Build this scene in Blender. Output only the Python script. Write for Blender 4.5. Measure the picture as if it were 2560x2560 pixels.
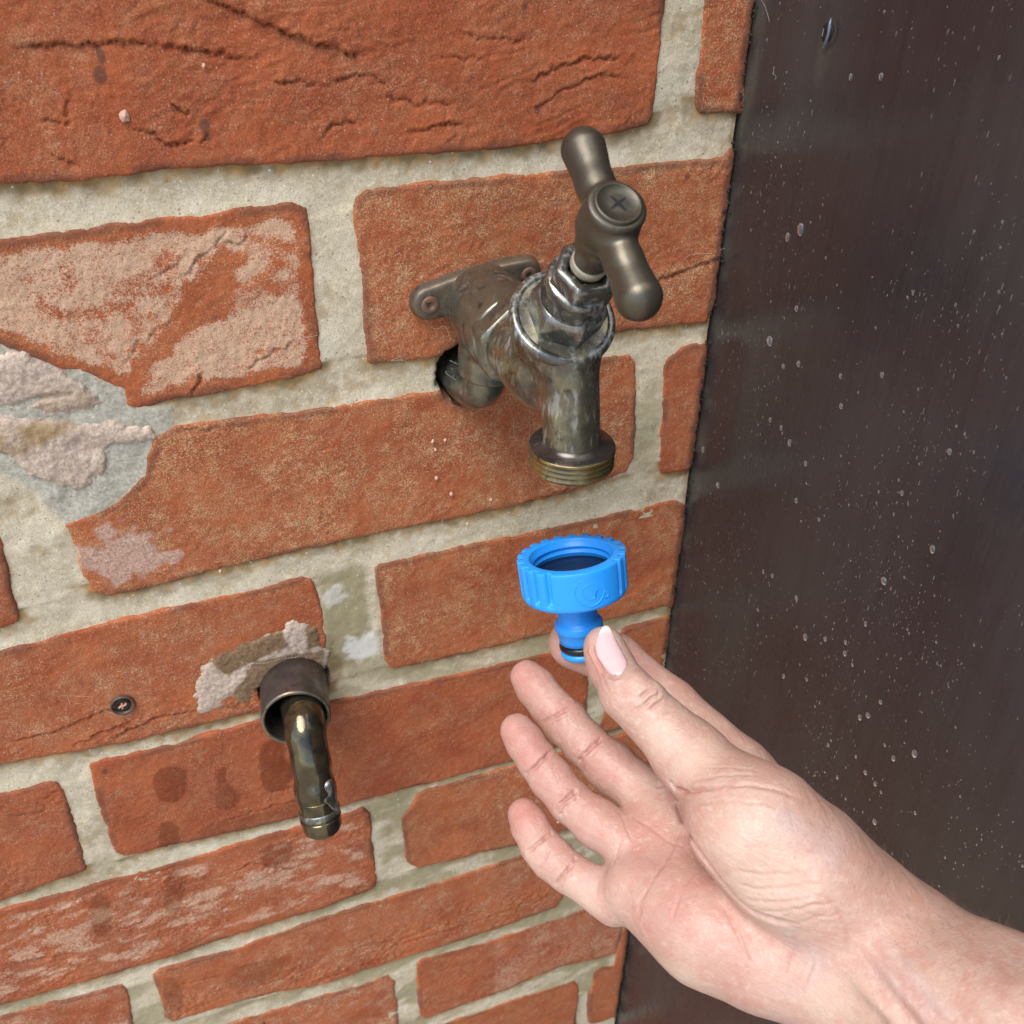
# Garden tap on a brick wall beside a dark board, a hand bringing up a blue hose connector.
# Lengths below are millimetres from the point of the wall straight in front of the camera:
# x along the wall, y out of the wall (negative = towards the viewer), z up.
import bpy, bmesh, math, random
import numpy as np
from mathutils import Vector, Matrix

for o in list(bpy.data.objects):
    bpy.data.objects.remove(o)
scene = bpy.context.scene
COL = scene.collection
ZOFF = 0.95                      # camera height above the ground, metres
random.seed(7)

# ---------------------------------------------------------------- camera
cam_d = bpy.data.cameras.new('camera')
cam = bpy.data.objects.new('camera', cam_d)
COL.objects.link(cam)
CR_, CD_, CF_ = ((0.935092, -0.354169, 0.012958), (-0.192459, -0.538162, -0.820574), (0.297596, 0.764818, -0.571394))
rt, dn, fw = Vector(CR_), Vector(CD_), Vector(CF_)
m = Matrix((rt, -dn, -fw)).transposed().to_4x4()
m.translation = Vector((0, -323.960 / 1000, ZOFF))
cam.matrix_world = m
cam_d.sensor_width = 36
cam_d.sensor_fit = 'HORIZONTAL'
cam_d.lens = 35.8125
cam_d.clip_start = 0.01
cam_d.clip_end = 200
cam_d.dof.use_dof = True
cam_d.dof.focus_distance = 0.345
cam_d.dof.aperture_fstop = 24
scene.camera = cam

# ---------------------------------------------------------------- sky, sun, exposure
SUN_EL, SUN_AZ = math.radians(61), math.radians(234)      # azimuth clockwise from +Y
world = bpy.data.worlds.new('World')
scene.world = world
world.use_nodes = True
wn = world.node_tree
sky = wn.nodes.new('ShaderNodeTexSky')
sky.sky_type = 'NISHITA'
sky.sun_disc = False
sky.sun_elevation = SUN_EL
sky.sun_rotation = SUN_AZ
sky.air_density = 1.0
sky.dust_density = 1.5
bg = wn.nodes['Background']
bg.inputs['Strength'].default_value = 0.12
wn.links.new(sky.outputs[0], bg.inputs['Color'])
sun_d = bpy.data.lights.new('sun', 'SUN')
sun_d.energy = 1.8
sun_d.angle = math.radians(38)
sun_d.color = (1.0, 0.96, 0.90)
sun = bpy.data.objects.new('sun', sun_d)
COL.objects.link(sun)
sd = Vector((math.sin(SUN_AZ) * math.cos(SUN_EL), math.cos(SUN_AZ) * math.cos(SUN_EL), math.sin(SUN_EL)))
sun.rotation_euler = sd.to_track_quat('Z', 'Y').to_euler()
scene.view_settings.view_transform = 'Standard'
scene.view_settings.look = 'None'
scene.view_settings.exposure = 0.9
scene.view_settings.gamma = 1.0

# ---------------------------------------------------------------- numpy helpers
def _h(ix, iy, s):
    n = (ix.astype(np.int64) * 374761393 + iy.astype(np.int64) * 668265263 + s * 974634777) & 0xffffffff
    n = ((n ^ (n >> 13)) * 1274126177) & 0xffffffff
    return ((n ^ (n >> 16)) & 0xffff) / 65535.0

def noise2(x, y, s=0):
    x = np.asarray(x, float); y = np.asarray(y, float)
    ix, iy = np.floor(x), np.floor(y)
    fx, fy = x - ix, y - iy
    def g(dx, dy):
        a = _h(ix + dx, iy + dy, s) * 2 * np.pi
        return np.cos(a) * (fx - dx) + np.sin(a) * (fy - dy)
    ux, uy = fx * fx * fx * (fx * (fx * 6 - 15) + 10), fy * fy * fy * (fy * (fy * 6 - 15) + 10)
    a = g(0, 0) * (1 - ux) + g(1, 0) * ux
    b = g(0, 1) * (1 - ux) + g(1, 1) * ux
    return (a * (1 - uy) + b * uy) * 1.5

def fbm(x, y, s=0, o=4):
    r = 0.0; a = 1.0; f = 1.0
    for k in range(o):
        r = r + a * noise2(x * f, y * f, s + 17 * k); a *= 0.5; f *= 2.03
    return r

def sstep(a, b, x):
    t = np.clip((x - a) / (b - a), 0, 1)
    return t * t * (3 - 2 * t)

def poly_sdf(P, X, Z):
    """signed distance to a polygon, negative inside"""
    P = np.asarray(P, float); n = len(P)
    d = np.full(X.shape, 1e9); ins = np.zeros(X.shape, bool)
    for i in range(n):
        a, b = P[i], P[(i + 1) % n]
        e = b - a
        t = np.clip(((X - a[0]) * e[0] + (Z - a[1]) * e[1]) / max(e @ e, 1e-9), 0, 1)
        d = np.minimum(d, (X - a[0] - t * e[0]) ** 2 + (Z - a[1] - t * e[1]) ** 2)
        c = ((a[1] > Z) != (b[1] > Z))
        with np.errstate(divide='ignore', invalid='ignore'):
            xi = a[0] + (Z - a[1]) / (b[1] - a[1] if b[1] != a[1] else 1e-9) * e[0]
        ins ^= c & (X < xi)
    d = np.sqrt(d)
    return np.where(ins, -d, d)

def line_dist(L, X, Z):
    d = np.full(X.shape, 1e9); L = np.asarray(L, float)
    for a, b in zip(L[:-1], L[1:]):
        e = b - a
        t = np.clip(((X - a[0]) * e[0] + (Z - a[1]) * e[1]) / max(e @ e, 1e-9), 0, 1)
        d = np.minimum(d, (X - a[0] - t * e[0]) ** 2 + (Z - a[1] - t * e[1]) ** 2)
    return np.sqrt(d)

def world_pt(p):
    p = np.asarray(p, float)
    return np.stack([p[..., 0] / 1000, p[..., 1] / 1000, p[..., 2] / 1000 + ZOFF], -1)

ORIGIN = {}
def empty(name, loc):
    o = bpy.data.objects.new(name, None)
    COL.objects.link(o)
    l = world_pt(loc)
    o.location = l
    o.empty_display_size = 0.01
    ORIGIN[o] = np.array(l)
    return o

def mesh_from(name, V, Fc, mat, parent=None, smooth=True, attrs=None, loc=None, raw=False):
    """V in mm; Fc an int array (n,3|4) or a list of lists; linked as ONE object"""
    W = world_pt(V) if not raw else np.asarray(V, float)
    org = ORIGIN[parent] if parent is not None else (np.array(world_pt(loc)) if loc is not None else W.mean(0))
    me = bpy.data.meshes.new(name)
    W = W - org
    if isinstance(Fc, np.ndarray):
        n, k = Fc.shape
        me.vertices.add(len(W)); me.vertices.foreach_set('co', W.astype(np.float32).ravel())
        me.loops.add(n * k); me.loops.foreach_set('vertex_index', Fc.astype(np.int32).ravel())
        me.polygons.add(n)
        me.polygons.foreach_set('loop_start', np.arange(0, n * k, k, dtype=np.int32))
        me.polygons.foreach_set('loop_total', np.full(n, k, np.int32))
        me.update(calc_edges=True)
        me.validate()
    else:
        me.from_pydata([tuple(w) for w in W], [], [list(f) for f in Fc])
    if smooth:
        me.polygons.foreach_set('use_smooth', np.ones(len(me.polygons), bool))
    for k, v in (attrs or {}).items():
        at = me.attributes.new(k, 'FLOAT', 'POINT')
        at.data.foreach_set('value', np.asarray(v, np.float32))
    me.materials.append(mat)
    o = bpy.data.objects.new(name, me)
    COL.objects.link(o)
    if parent is not None:
        o.parent = parent
        ORIGIN[o] = ORIGIN[parent]
    else:
        o.location = org
        ORIGIN[o] = org
    return o

def tag(o, label=None, cat=None, group=None, kind=None):
    if label: o['label'] = label
    if cat: o['category'] = cat
    if group: o['group'] = group
    if kind: o['kind'] = kind
    return o

def frame_for(ax):
    ax = np.asarray(ax, float); ax = ax / np.linalg.norm(ax)
    h = np.array([1., 0, 0]) if abs(ax[0]) < 0.8 else np.array([0, 0, 1.])
    u = h - ax * (h @ ax); u /= np.linalg.norm(u)
    return u, np.cross(ax, u), ax

def lathe(prof, org, ax, n=64, closed_loop=False, mod=None, udir=None):
    """prof: list of (radius, distance along ax)"""
    u, v, a = frame_for(ax)
    if udir is not None:
        u = np.asarray(udir, float); u = u - a * (u @ a); u /= np.linalg.norm(u); v = np.cross(a, u)
    org = np.asarray(org, float)
    th = np.linspace(0, 2 * np.pi, n, endpoint=False)
    V = []
    for i, (r, t) in enumerate(prof):
        rr = np.full(n, float(r)) if mod is None else mod(th, float(r), float(t), i)
        V.append(org + a * t + (np.cos(th) * rr)[:, None] * u + (np.sin(th) * rr)[:, None] * v)
    V = np.concatenate(V)
    m_ = len(prof); F = []
    for i in range(m_ if closed_loop else m_ - 1):
        i2 = (i + 1) % m_
        k = np.arange(n); k2 = (k + 1) % n
        F.append(np.stack([i * n + k, i * n + k2, i2 * n + k2, i2 * n + k], 1))
    return V, np.concatenate(F)

def tube(path, rad, n=24, caps=True):
    path = np.asarray(path, float); rad = np.broadcast_to(np.asarray(rad, float), (len(path),))
    T = np.gradient(path, axis=0); T /= np.linalg.norm(T, axis=1)[:, None]
    u, v, _ = frame_for(T[0])
    th = np.linspace(0, 2 * np.pi, n, endpoint=False); V = []; F = []
    for i in range(len(path)):
        u = u - T[i] * (u @ T[i]); u /= np.linalg.norm(u); v = np.cross(T[i], u)
        V.append(path[i] + rad[i] * (np.cos(th)[:, None] * u + np.sin(th)[:, None] * v))
    V = np.concatenate(V)
    k = np.arange(n); k2 = (k + 1) % n
    for i in range(len(path) - 1):
        F.append(np.stack([i * n + k, i * n + k2, (i + 1) * n + k2, (i + 1) * n + k], 1))
    F = np.concatenate(F)
    if caps:
        c0, c1 = len(V), len(V) + 1
        V = np.concatenate([V, path[:1], path[-1:]])
        b = (len(path) - 1) * n
        F = [list(f) for f in F] + [[c0, int(k2[i]), int(k[i])] for i in range(n)] + [[c1, int(b + k[i]), int(b + k2[i])] for i in range(n)]
    return V, F

def spline(pts, n):
    """Catmull-Rom through rows of pts (any width)"""
    P = np.asarray(pts, float); P = np.concatenate([[2 * P[0] - P[1]], P, [2 * P[-1] - P[-2]]])
    out = []
    for t in np.linspace(0, len(P) - 3 - 1e-6, n):
        i = int(t); f = t - i; a, b, c, d = P[i:i + 4]
        out.append(0.5 * ((2 * b) + (c - a) * f + (2 * a - 5 * b + 4 * c - d) * f * f + (3 * b - a - 3 * c + d) * f ** 3))
    return np.array(out)

def hexprism(org, ax, rads, n_edge=10, rot=0.0):
    """six-sided nut; rads = list of (across-corner radius, circle limit, t): the lower of hexagon and circle"""
    def mod(th, r, t, i):
        a = (th + rot) % (np.pi / 3) - np.pi / 6
        hx = r * math.cos(math.pi / 6) / np.cos(a)
        lim = rads[i][1]
        return np.minimum(hx, lim)
    return lathe([(r, t) for r, l, t in rads], org, ax, n=96, mod=mod)

def join(*vf):
    V = []; F = []; b = 0
    for v, f in vf:
        V.append(np.asarray(v, float)); F += [[int(i) + b for i in q] for q in f]; b += len(v)
    return np.concatenate(V), F

# ---------------------------------------------------------------- signed-distance solids -> one smooth mesh
def sd_cone(P, a, b, ra, rb):
    """tapered capsule between two balls"""
    a = np.asarray(a, np.float32); b = np.asarray(b, np.float32)
    e = b - a; L2 = max(float(e @ e), 1e-6)
    t = ((P[..., 0] - a[0]) * e[0] + (P[..., 1] - a[1]) * e[1] + (P[..., 2] - a[2]) * e[2]) / L2
    t = np.clip(t, 0, 1)
    d2 = (P[..., 0] - a[0] - t * e[0]) ** 2 + (P[..., 1] - a[1] - t * e[1]) ** 2 + (P[..., 2] - a[2] - t * e[2]) ** 2
    return np.sqrt(d2) - (ra + (rb - ra) * t)

def sd_cyl(P, a, b, r):
    a = np.asarray(a, np.float32); b = np.asarray(b, np.float32)
    e = b - a; L = float(np.linalg.norm(e)); e = e / L
    t = (P[..., 0] - a[0]) * e[0] + (P[..., 1] - a[1]) * e[1] + (P[..., 2] - a[2]) * e[2]
    q2 = (P[..., 0] - a[0]) ** 2 + (P[..., 1] - a[1]) ** 2 + (P[..., 2] - a[2]) ** 2 - t * t
    dr = np.sqrt(np.maximum(q2, 0)) - r + 1.0
    dt = np.abs(t - L / 2) - L / 2 + 1.0
    return np.minimum(np.maximum(dr, dt), 0) + np.sqrt(np.maximum(dr, 0) ** 2 + np.maximum(dt, 0) ** 2) - 1.0

def smin(a, b, k):
    h = np.maximum(k - np.abs(a - b), 0) / k
    return np.minimum(a, b) - h * h * k * 0.25

def prim_eval(pr, P):
    if pr[0] == 'c':
        _, k, A, B = pr
        return sd_cone(P, A[:3], B[:3], A[3], B[3])
    _, k, A, B, r = pr
    return sd_cyl(P, A, B, r)

def prim_box(pr):
    if pr[0] == 'c':
        _, k, A, B = pr
        A = np.array(A); B = np.array(B)
        return np.minimum(A[:3] - A[3], B[:3] - B[3]), np.maximum(A[:3] + A[3], B[:3] + B[3])
    _, k, A, B, r = pr
    A = np.array(A); B = np.array(B)
    return np.minimum(A, B) - r, np.maximum(A, B) + r

def solid(prims, h):
    lo = np.min([prim_box(p)[0] for p in prims], 0) - 3 * h - 1
    hi = np.max([prim_box(p)[1] for p in prims], 0) + 3 * h + 1
    n = np.ceil((hi - lo) / h).astype(int) + 1
    f = np.full(n, 20.0, np.float32)
    ax = [lo[i] + h * np.arange(n[i]) for i in range(3)]
    for p in prims:
        k = p[1]; a, b = prim_box(p)
        i0 = np.maximum(((a - k - 4 - lo) / h).astype(int), 0)
        i1 = np.minimum(((b + k + 4 - lo) / h).astype(int) + 2, n)
        g = np.stack(np.meshgrid(*[ax[i][i0[i]:i1[i]].astype(np.float32) for i in range(3)], indexing='ij'), -1)
        sl = tuple(slice(i0[i], i1[i]) for i in range(3))
        f[sl] = smin(f[sl], prim_eval(p, g), k)
    # surface nets
    s = f < 0
    c = np.zeros(tuple(n - 1), np.int8)
    for dx in (0, 1):
        for dy in (0, 1):
            for dz in (0, 1):
                c += s[dx:n[0] - 1 + dx, dy:n[1] - 1 + dy, dz:n[2] - 1 + dz]
    act = np.argwhere((c > 0) & (c < 8))
    idx = np.full(tuple(n - 1), -1, np.int64)
    idx[act[:, 0], act[:, 1], act[:, 2]] = np.arange(len(act))
    acc = np.zeros((len(act), 3)); cnt = np.zeros(len(act))
    cor = [(0, 0, 0), (1, 0, 0), (0, 1, 0), (1, 1, 0), (0, 0, 1), (1, 0, 1), (0, 1, 1), (1, 1, 1)]
    val = [f[act[:, 0] + q[0], act[:, 1] + q[1], act[:, 2] + q[2]] for q in cor]
    for i in range(8):
        for j in range(i + 1, 8):
            dd = [cor[j][q] - cor[i][q] for q in range(3)]
            if sum(map(abs, dd)) != 1: continue
            x = (val[i] < 0) != (val[j] < 0)
            t = np.where(x, val[i] / np.where(x, val[i] - val[j], 1), 0)
            for q in range(3):
                acc[:, q] += np.where(x, cor[i][q] + t * dd[q], 0)
            cnt += x
    V = lo + h * (act + acc / cnt[:, None])
    Q = []
    for axx in range(3):
        b, c_ = [(1, 2), (2, 0), (0, 1)][axx]
        sa = [slice(0, None)] * 3; sb = [slice(0, None)] * 3
        sa[axx] = slice(0, n[axx] - 1); sb[axx] = slice(1, None)
        A, B = s[tuple(sa)], s[tuple(sb)]
        e = np.argwhere(A != B)
        ok = (e[:, b] > 0) & (e[:, c_] > 0) & (e[:, b] < n[b] - 1) & (e[:, c_] < n[c_] - 1)
        e = e[ok]
        def cell(db, dc):
            q = e.copy(); q[:, b] += db; q[:, c_] += dc
            return idx[q[:, 0], q[:, 1], q[:, 2]]
        q = np.stack([cell(-1, -1), cell(0, -1), cell(0, 0), cell(-1, 0)], 1)
        fl = A[e[:, 0], e[:, 1], e[:, 2]]
        q[~fl] = q[~fl][:, ::-1]
        Q.append(q)
    return V, np.concatenate(Q)

def edges_of(Q):
    k = Q.shape[1]
    E = np.concatenate([np.stack([Q[:, i], Q[:, (i + 1) % k]], 1) for i in range(k)])
    E.sort(1)
    return np.unique(E, axis=0)

def smooth_mesh(V, Q, it=3, lam=0.5):
    E = edges_of(Q); n = len(V)
    deg = np.bincount(E.ravel(), minlength=n)[:, None]
    for w in [lam, -lam * 1.04] * it:
        S = np.zeros_like(V)
        for q in range(3):
            S[:, q] = np.bincount(E[:, 0], V[E[:, 1], q], n) + np.bincount(E[:, 1], V[E[:, 0], q], n)
        V = V + w * (S / deg - V)
    return V

def subdivide(V, Q):
    E = edges_of(Q); n = len(V)
    key = E[:, 0].astype(np.int64) * n + E[:, 1]
    mid = (V[E[:, 0]] + V[E[:, 1]]) / 2
    fc = V[Q].mean(1)
    def ei(a, b):
        lo_, hi_ = np.minimum(a, b), np.maximum(a, b)
        return n + np.searchsorted(key, lo_.astype(np.int64) * n + hi_)
    ci = n + len(E) + np.arange(len(Q))
    e = [ei(Q[:, i], Q[:, (i + 1) % 4]) for i in range(4)]
    NQ = np.concatenate([np.stack([Q[:, i], e[i], ci, e[i - 1]], 1) for i in range(4)])
    return np.concatenate([V, mid, fc]), NQ

def vnormals(V, Q):
    fn = np.cross(V[Q[:, 2]] - V[Q[:, 0]], V[Q[:, 3]] - V[Q[:, 1]])
    N = np.zeros_like(V)
    for i in range(4):
        for q in range(3):
            N[:, q] += np.bincount(Q[:, i], fn[:, q], len(V))
    return N / np.maximum(np.linalg.norm(N, axis=1), 1e-12)[:, None]

# ---------------------------------------------------------------- materials
class Mat:
    def __init__(s, name):
        s.m = bpy.data.materials.new(name); s.m.use_nodes = True
        s.t = s.m.node_tree; s.b = s.t.nodes['Principled BSDF']
        s.co = s.t.nodes.new('ShaderNodeTexCoord').outputs['Object']
    def node(s, ty, **kw):
        n = s.t.nodes.new(ty)
        for k, v in kw.items(): setattr(n, k, v)
        return n
    def put(s, sock, v):
        if hasattr(v, 'links'): s.t.links.new(v, sock)
        elif isinstance(v, (tuple, list)) and len(v) == 3 and sock.type == 'RGBA': sock.default_value = (*v, 1)
        else: sock.default_value = v
    def noise(s, scale, detail=3, rough=0.55, vec=None, dist=0.0):
        n = s.node('ShaderNodeTexNoise')
        s.put(n.inputs['Vector'], vec or s.co); n.inputs['Scale'].default_value = scale
        n.inputs['Detail'].default_value = detail; n.inputs['Roughness'].default_value = rough
        n.inputs['Distortion'].default_value = dist
        return n.outputs['Fac']
    def voro(s, scale, vec=None, out='Distance', feature='F1'):
        n = s.node('ShaderNodeTexVoronoi', feature=feature)
        s.put(n.inputs['Vector'], vec or s.co); n.inputs['Scale'].default_value = scale
        return n.outputs[out]
    def ramp(s, f, a, b, lo=0.0, hi=1.0):
        n = s.node('ShaderNodeMapRange', interpolation_type='SMOOTHSTEP')
        s.put(n.inputs['Value'], f)
        n.inputs['From Min'].default_value = a; n.inputs['From Max'].default_value = b
        n.inputs['To Min'].default_value = lo; n.inputs['To Max'].default_value = hi
        return n.outputs['Result']
    def math(s, op, a, b=0.0, c=0.0):
        n = s.node('ShaderNodeMath', operation=op)
        s.put(n.inputs[0], a); s.put(n.inputs[1], b); s.put(n.inputs[2], c)
        return n.outputs[0]
    def mix(s, f, a, b, mode='MIX'):
        n = s.node('ShaderNodeMix', data_type='RGBA', blend_type=mode)
        s.put(n.inputs['Factor'], f); s.put(n.inputs['A'] if False else n.inputs[6], a); s.put(n.inputs[7], b)
        return n.outputs[2]
    def attr(s, name):
        n = s.node('ShaderNodeAttribute'); n.attribute_name = name
        return n.outputs['Fac']
    def scaled(s, sc):
        n = s.node('ShaderNodeMapping'); s.put(n.inputs['Vector'], s.co); n.inputs['Scale'].default_value = sc
        return n.outputs[0]
    def bump(s, h, strength=0.5, dist=0.0005, normal=None):
        n = s.node('ShaderNodeBump'); s.put(n.inputs['Height'], h)
        n.inputs['Strength'].default_value = strength; n.inputs['Distance'].default_value = dist
        if normal is not None: s.put(n.inputs['Normal'], normal)
        return n.outputs[0]
    def set(s, **kw):
        for k, v in kw.items():
            s.put(s.b.inputs[k.replace('_', ' ')], v)
        return s.m

def brick_mat():
    s = Mat('brick_clay')
    a = s.attr('tone')
    c = s.mix(s.ramp(s.noise(38, 5), 0.36, 0.66), (0.465, 0.128, 0.044), (0.335, 0.075, 0.028))
    c = s.mix(a, c, s.mix(s.noise(180, 3), (0.44, 0.145, 0.058), (0.26, 0.055, 0.027)))
    c = s.mix(s.ramp(s.noise(1250, 2, .7), 0.50, 0.70, 0, 0.5), c, (0.56, 0.20, 0.085))
    c = s.mix(s.ramp(s.noise(1100, 3, vec=s.scaled((1, 1, 1.3))), 0.54, 0.70, 0, 0.55), c, (0.22, 0.050, 0.022))
    c = s.mix(s.ramp(s.noise(2300, 2, .5), .62, .74, 0, .6), c, (0.72, 0.42, 0.30))
    fine = s.noise(900, 4, 0.7); vf = s.noise(1900, 3, .7); med = s.noise(150, 4, 0.6)
    yel = s.math('MULTIPLY', s.attr('yellow'), s.ramp(s.math('ADD', s.math('MULTIPLY', vf, .85), s.math('MULTIPLY', med, .35)), 0.56, 0.74))
    c = s.mix(yel, c, (0.58, 0.38, 0.19))
    bl = s.ramp(s.math('ADD', s.math('MULTIPLY', s.attr('bloom'), .8), s.math('MULTIPLY', s.math('SUBTRACT', s.math('ADD', s.math('MULTIPLY', vf, 1.6), s.math('ADD', s.math('MULTIPLY', fine, .9), s.math('MULTIPLY', med, .5))), 1.5), 1.5)), 0.22, 0.92)
    c = s.mix(s.math('MULTIPLY', bl, 0.8), c, s.mix(fine, (0.68, 0.45, 0.31), (0.74, 0.56, 0.38)))
    c = s.mix(s.attr('pink'), c, s.mix(s.ramp(s.noise(1000, 3, .7), .35, .65), (0.42, 0.27, 0.20), (0.70, 0.54, 0.45)))
    oi = s.node('ShaderNodeObjectInfo')
    c = s.mix(s.ramp(oi.outputs['Random'], .25, 1, 0, .5), c, s.mix(1.0, c, (0.88, 0.74, 0.78), 'MULTIPLY'))
    # pale grit in the clay
    v = s.node('ShaderNodeTexVoronoi'); s.put(v.inputs['Vector'], s.co); v.inputs['Scale'].default_value = 520
    sel = s.math('GREATER_THAN', s.math('MULTIPLY', v.outputs['Color'], 1.0), 0.74)
    g = s.math('MULTIPLY', s.ramp(v.outputs['Distance'], 0.07, 0.17, 1, 0), sel)
    c = s.mix(s.math('MULTIPLY', g, 0.6), c, (0.78, 0.58, 0.44))
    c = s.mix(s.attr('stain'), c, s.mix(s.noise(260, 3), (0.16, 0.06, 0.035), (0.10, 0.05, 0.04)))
    wet = s.attr('wet')
    c = s.mix(wet, c, s.mix(1.0, c, (0.62, 0.50, 0.40), 'MULTIPLY'))
    h = s.math('ADD', s.math('MULTIPLY', fine, 0.7), s.math('MULTIPLY', s.noise(2600, 2), 0.45))
    h = s.math('ADD', h, s.math('MULTIPLY', g, 0.5))
    return s.set(Base_Color=c, Roughness=s.ramp(wet, 0, 1, 0.92, 0.6), Normal=s.bump(h, 0.55, 0.0007), Specular_IOR_Level=0.3)

def mortar_mat():
    s = Mat('mortar')
    n1, n2, n3 = s.noise(60, 4), s.noise(700, 3, .7), s.noise(2200, 2)
    c = s.mix(s.ramp(n1, .3, .7), (0.56, 0.475, 0.325), (0.70, 0.62, 0.465))
    c = s.mix(s.ramp(s.noise(22, 4), .48, .7, 0, .6), c, (0.41, 0.335, 0.22))
    c = s.mix(s.ramp(n2, .42, .7, 0, .65), c, (0.80, 0.75, 0.60))
    c = s.mix(s.ramp(n3, .52, .70, 0, .7), c, (0.33, 0.26, 0.16))
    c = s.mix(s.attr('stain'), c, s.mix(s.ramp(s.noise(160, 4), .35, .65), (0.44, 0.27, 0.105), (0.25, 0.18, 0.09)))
    c = s.mix(s.attr('green'), c, s.mix(n2, (0.31, 0.26, 0.14), (0.42, 0.37, 0.23)))
    c = s.mix(s.attr('grey'), c, s.mix(s.ramp(n2, .35, .65), (0.38, 0.36, 0.29), (0.57, 0.54, 0.45)))
    v = s.node('ShaderNodeTexVoronoi'); s.put(v.inputs['Vector'], s.co); v.inputs['Scale'].default_value = 520
    sep = s.node('ShaderNodeSeparateColor'); s.put(sep.inputs[0], v.outputs['Color'])
    g = s.math('MULTIPLY', s.ramp(v.outputs['Distance'], 0.14, 0.26, 1, 0), s.math('GREATER_THAN', sep.outputs[0], 0.8))
    c = s.mix(s.math('MULTIPLY', g, .8), c, s.mix(s.math('GREATER_THAN', sep.outputs[1], .55), (0.28, 0.20, 0.11), (0.80, 0.77, 0.68)))
    c = s.mix(s.attr('white'), c, (0.78, 0.75, 0.68))
    c = s.mix(s.attr('wet'), c, s.mix(1.0, c, (0.55, 0.47, 0.38), 'MULTIPLY'))
    h = s.math('ADD', s.math('MULTIPLY', n2, 1.0), s.math('MULTIPLY', n3, 0.5))
    return s.set(Base_Color=c, Roughness=0.95, Normal=s.bump(h, 0.35, 0.0006), Specular_IOR_Level=0.25)

def patch_mat():
    s = Mat('lime_patch')
    n2, n3 = s.noise(800, 3, .7), s.noise(90, 4, .6)
    c = s.mix(s.ramp(n2, .35, .65), (0.47, 0.36, 0.28), (0.67, 0.545, 0.44))
    c = s.mix(s.math('MULTIPLY', s.attr('stain'), s.ramp(n3, .2, .6)), c, (0.36, 0.24, 0.12))
    c = s.mix(s.attr('wet'), c, s.mix(1.0, c, (0.40, 0.32, 0.22), 'MULTIPLY'))
    v = s.voro(900)
    c = s.mix(s.ramp(v, .12, .3, .35, 0), c, (0.25, 0.17, 0.12))
    return s.set(Base_Color=c, Roughness=0.93, Normal=s.bump(n2, 0.6, 0.0007), Specular_IOR_Level=0.25)

def brass_mat(name, base, base2, lime=0.35, rough=(0.32, 0.55), metal=0.8, thresh=0.56):
    s = Mat(name)
    n1, n2 = s.noise(120, 4, .6), s.noise(500, 4, .65, vec=s.scaled((1, 1, .35)))
    c = s.mix(s.ramp(n1, .3, .7), base, base2)
    c = s.mix(s.ramp(s.noise(55, 4, .6), .48, .68, 0, .7), c, s.mix(1.0, c, (0.62, 0.72, 0.66), 'MULTIPLY'))
    if lime > 0: c = s.mix(s.ramp(s.noise(230, 4, .7), .55, .70, 0, .75), c, (0.045, 0.040, 0.034))
    if lime > 0:
        m_ = s.ramp(s.math('ADD', s.math('MULTIPLY', n2, .6), s.math('MULTIPLY', s.noise(70, 3), .4)), thresh, thresh + .22, 0, lime)
        c = s.mix(m_, c, s.mix(s.noise(300), (0.38, 0.43, 0.50), (0.55, 0.55, 0.50)))
        met = s.ramp(m_, 0, 1, metal, 0.0)
        ro = s.math('ADD', s.ramp(n1, .3, .7, *rough), s.math('MULTIPLY', m_, .45))
    else:
        met = metal; ro = s.ramp(n1, .3, .7, *rough)
    return s.set(Base_Color=c, Metallic=met, Roughness=ro, Normal=s.bump(n2, 0.12, 0.0006))

def plain(name, col, rough=0.5, **kw):
    s = Mat(name)
    return s.set(Base_Color=col, Roughness=rough, **kw)

M_BRICK, M_MORTAR, M_PATCH = brick_mat(), mortar_mat(), patch_mat()
M_BRASS = brass_mat('aged_brass', (0.27, 0.245, 0.15), (0.13, 0.12, 0.10), .6, (.14, .34), thresh=.47)
M_ELBOW = brass_mat('dull_brass', (0.25, 0.24, 0.175), (0.14, 0.145, 0.125), .55, (.22, .4), thresh=.51)
M_NUT = brass_mat('limescaled_brass', (0.26, 0.25, 0.20), (0.12, 0.125, 0.125), .7, (.14, .32), .85, thresh=.46)
M_HANDLE = brass_mat('bronzed_brass', (0.125, 0.108, 0.077), (0.10, 0.09, 0.073), 0.0, (.34, .46), .75)
M_PLATE = brass_mat('brown_patina', (0.204, 0.156, 0.102), (0.120, 0.102, 0.084), .2, (.4, .55), .6)
M_THREAD = brass_mat('worn_brass', (0.40, 0.29, 0.11), (0.16, 0.125, 0.075), .1, (.22, .4), .9)
M_COPPER = brass_mat('wet_dark_copper', (0.17, 0.145, 0.085), (0.085, 0.068, 0.055), .5, (.07, .2), .85, thresh=.57)
M_SLEEVE = brass_mat('tarnished_copper', (0.14, 0.11, 0.09), (0.075, 0.06, 0.062), .55, (.25, .5), .6, thresh=.58)
M_WHITE = brass_mat('scaled_ring', (0.40, 0.36, 0.27), (0.50, 0.46, 0.37), .5, (.35, .5), .4)
M_DARK = plain('hollow_shade', (0.006, 0.006, 0.007), 0.7)  # near-black colour stands in for the shade inside recesses and bore
M_STEEL = brass_mat('rusty_steel', (0.16, 0.12, 0.10), (0.20, 0.10, 0.06), .2, (.5, .7), .4)
M_BLUE = None
def blue_mat():
    s = Mat('blue_plastic')
    n = s.noise(900, 3)
    return s.set(Base_Color=s.mix(s.noise(50), (0.018, 0.31, 0.93), (0.020, 0.33, 0.95)), Roughness=s.ramp(n, .3, .7, .32, .4),
                 Normal=s.bump(n, .04, .0003), Subsurface_Weight=0.06, Subsurface_Radius=(.2, .5, 1.0), Subsurface_Scale=0.001, Specular_IOR_Level=.5)
M_BLUE = blue_mat()
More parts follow.
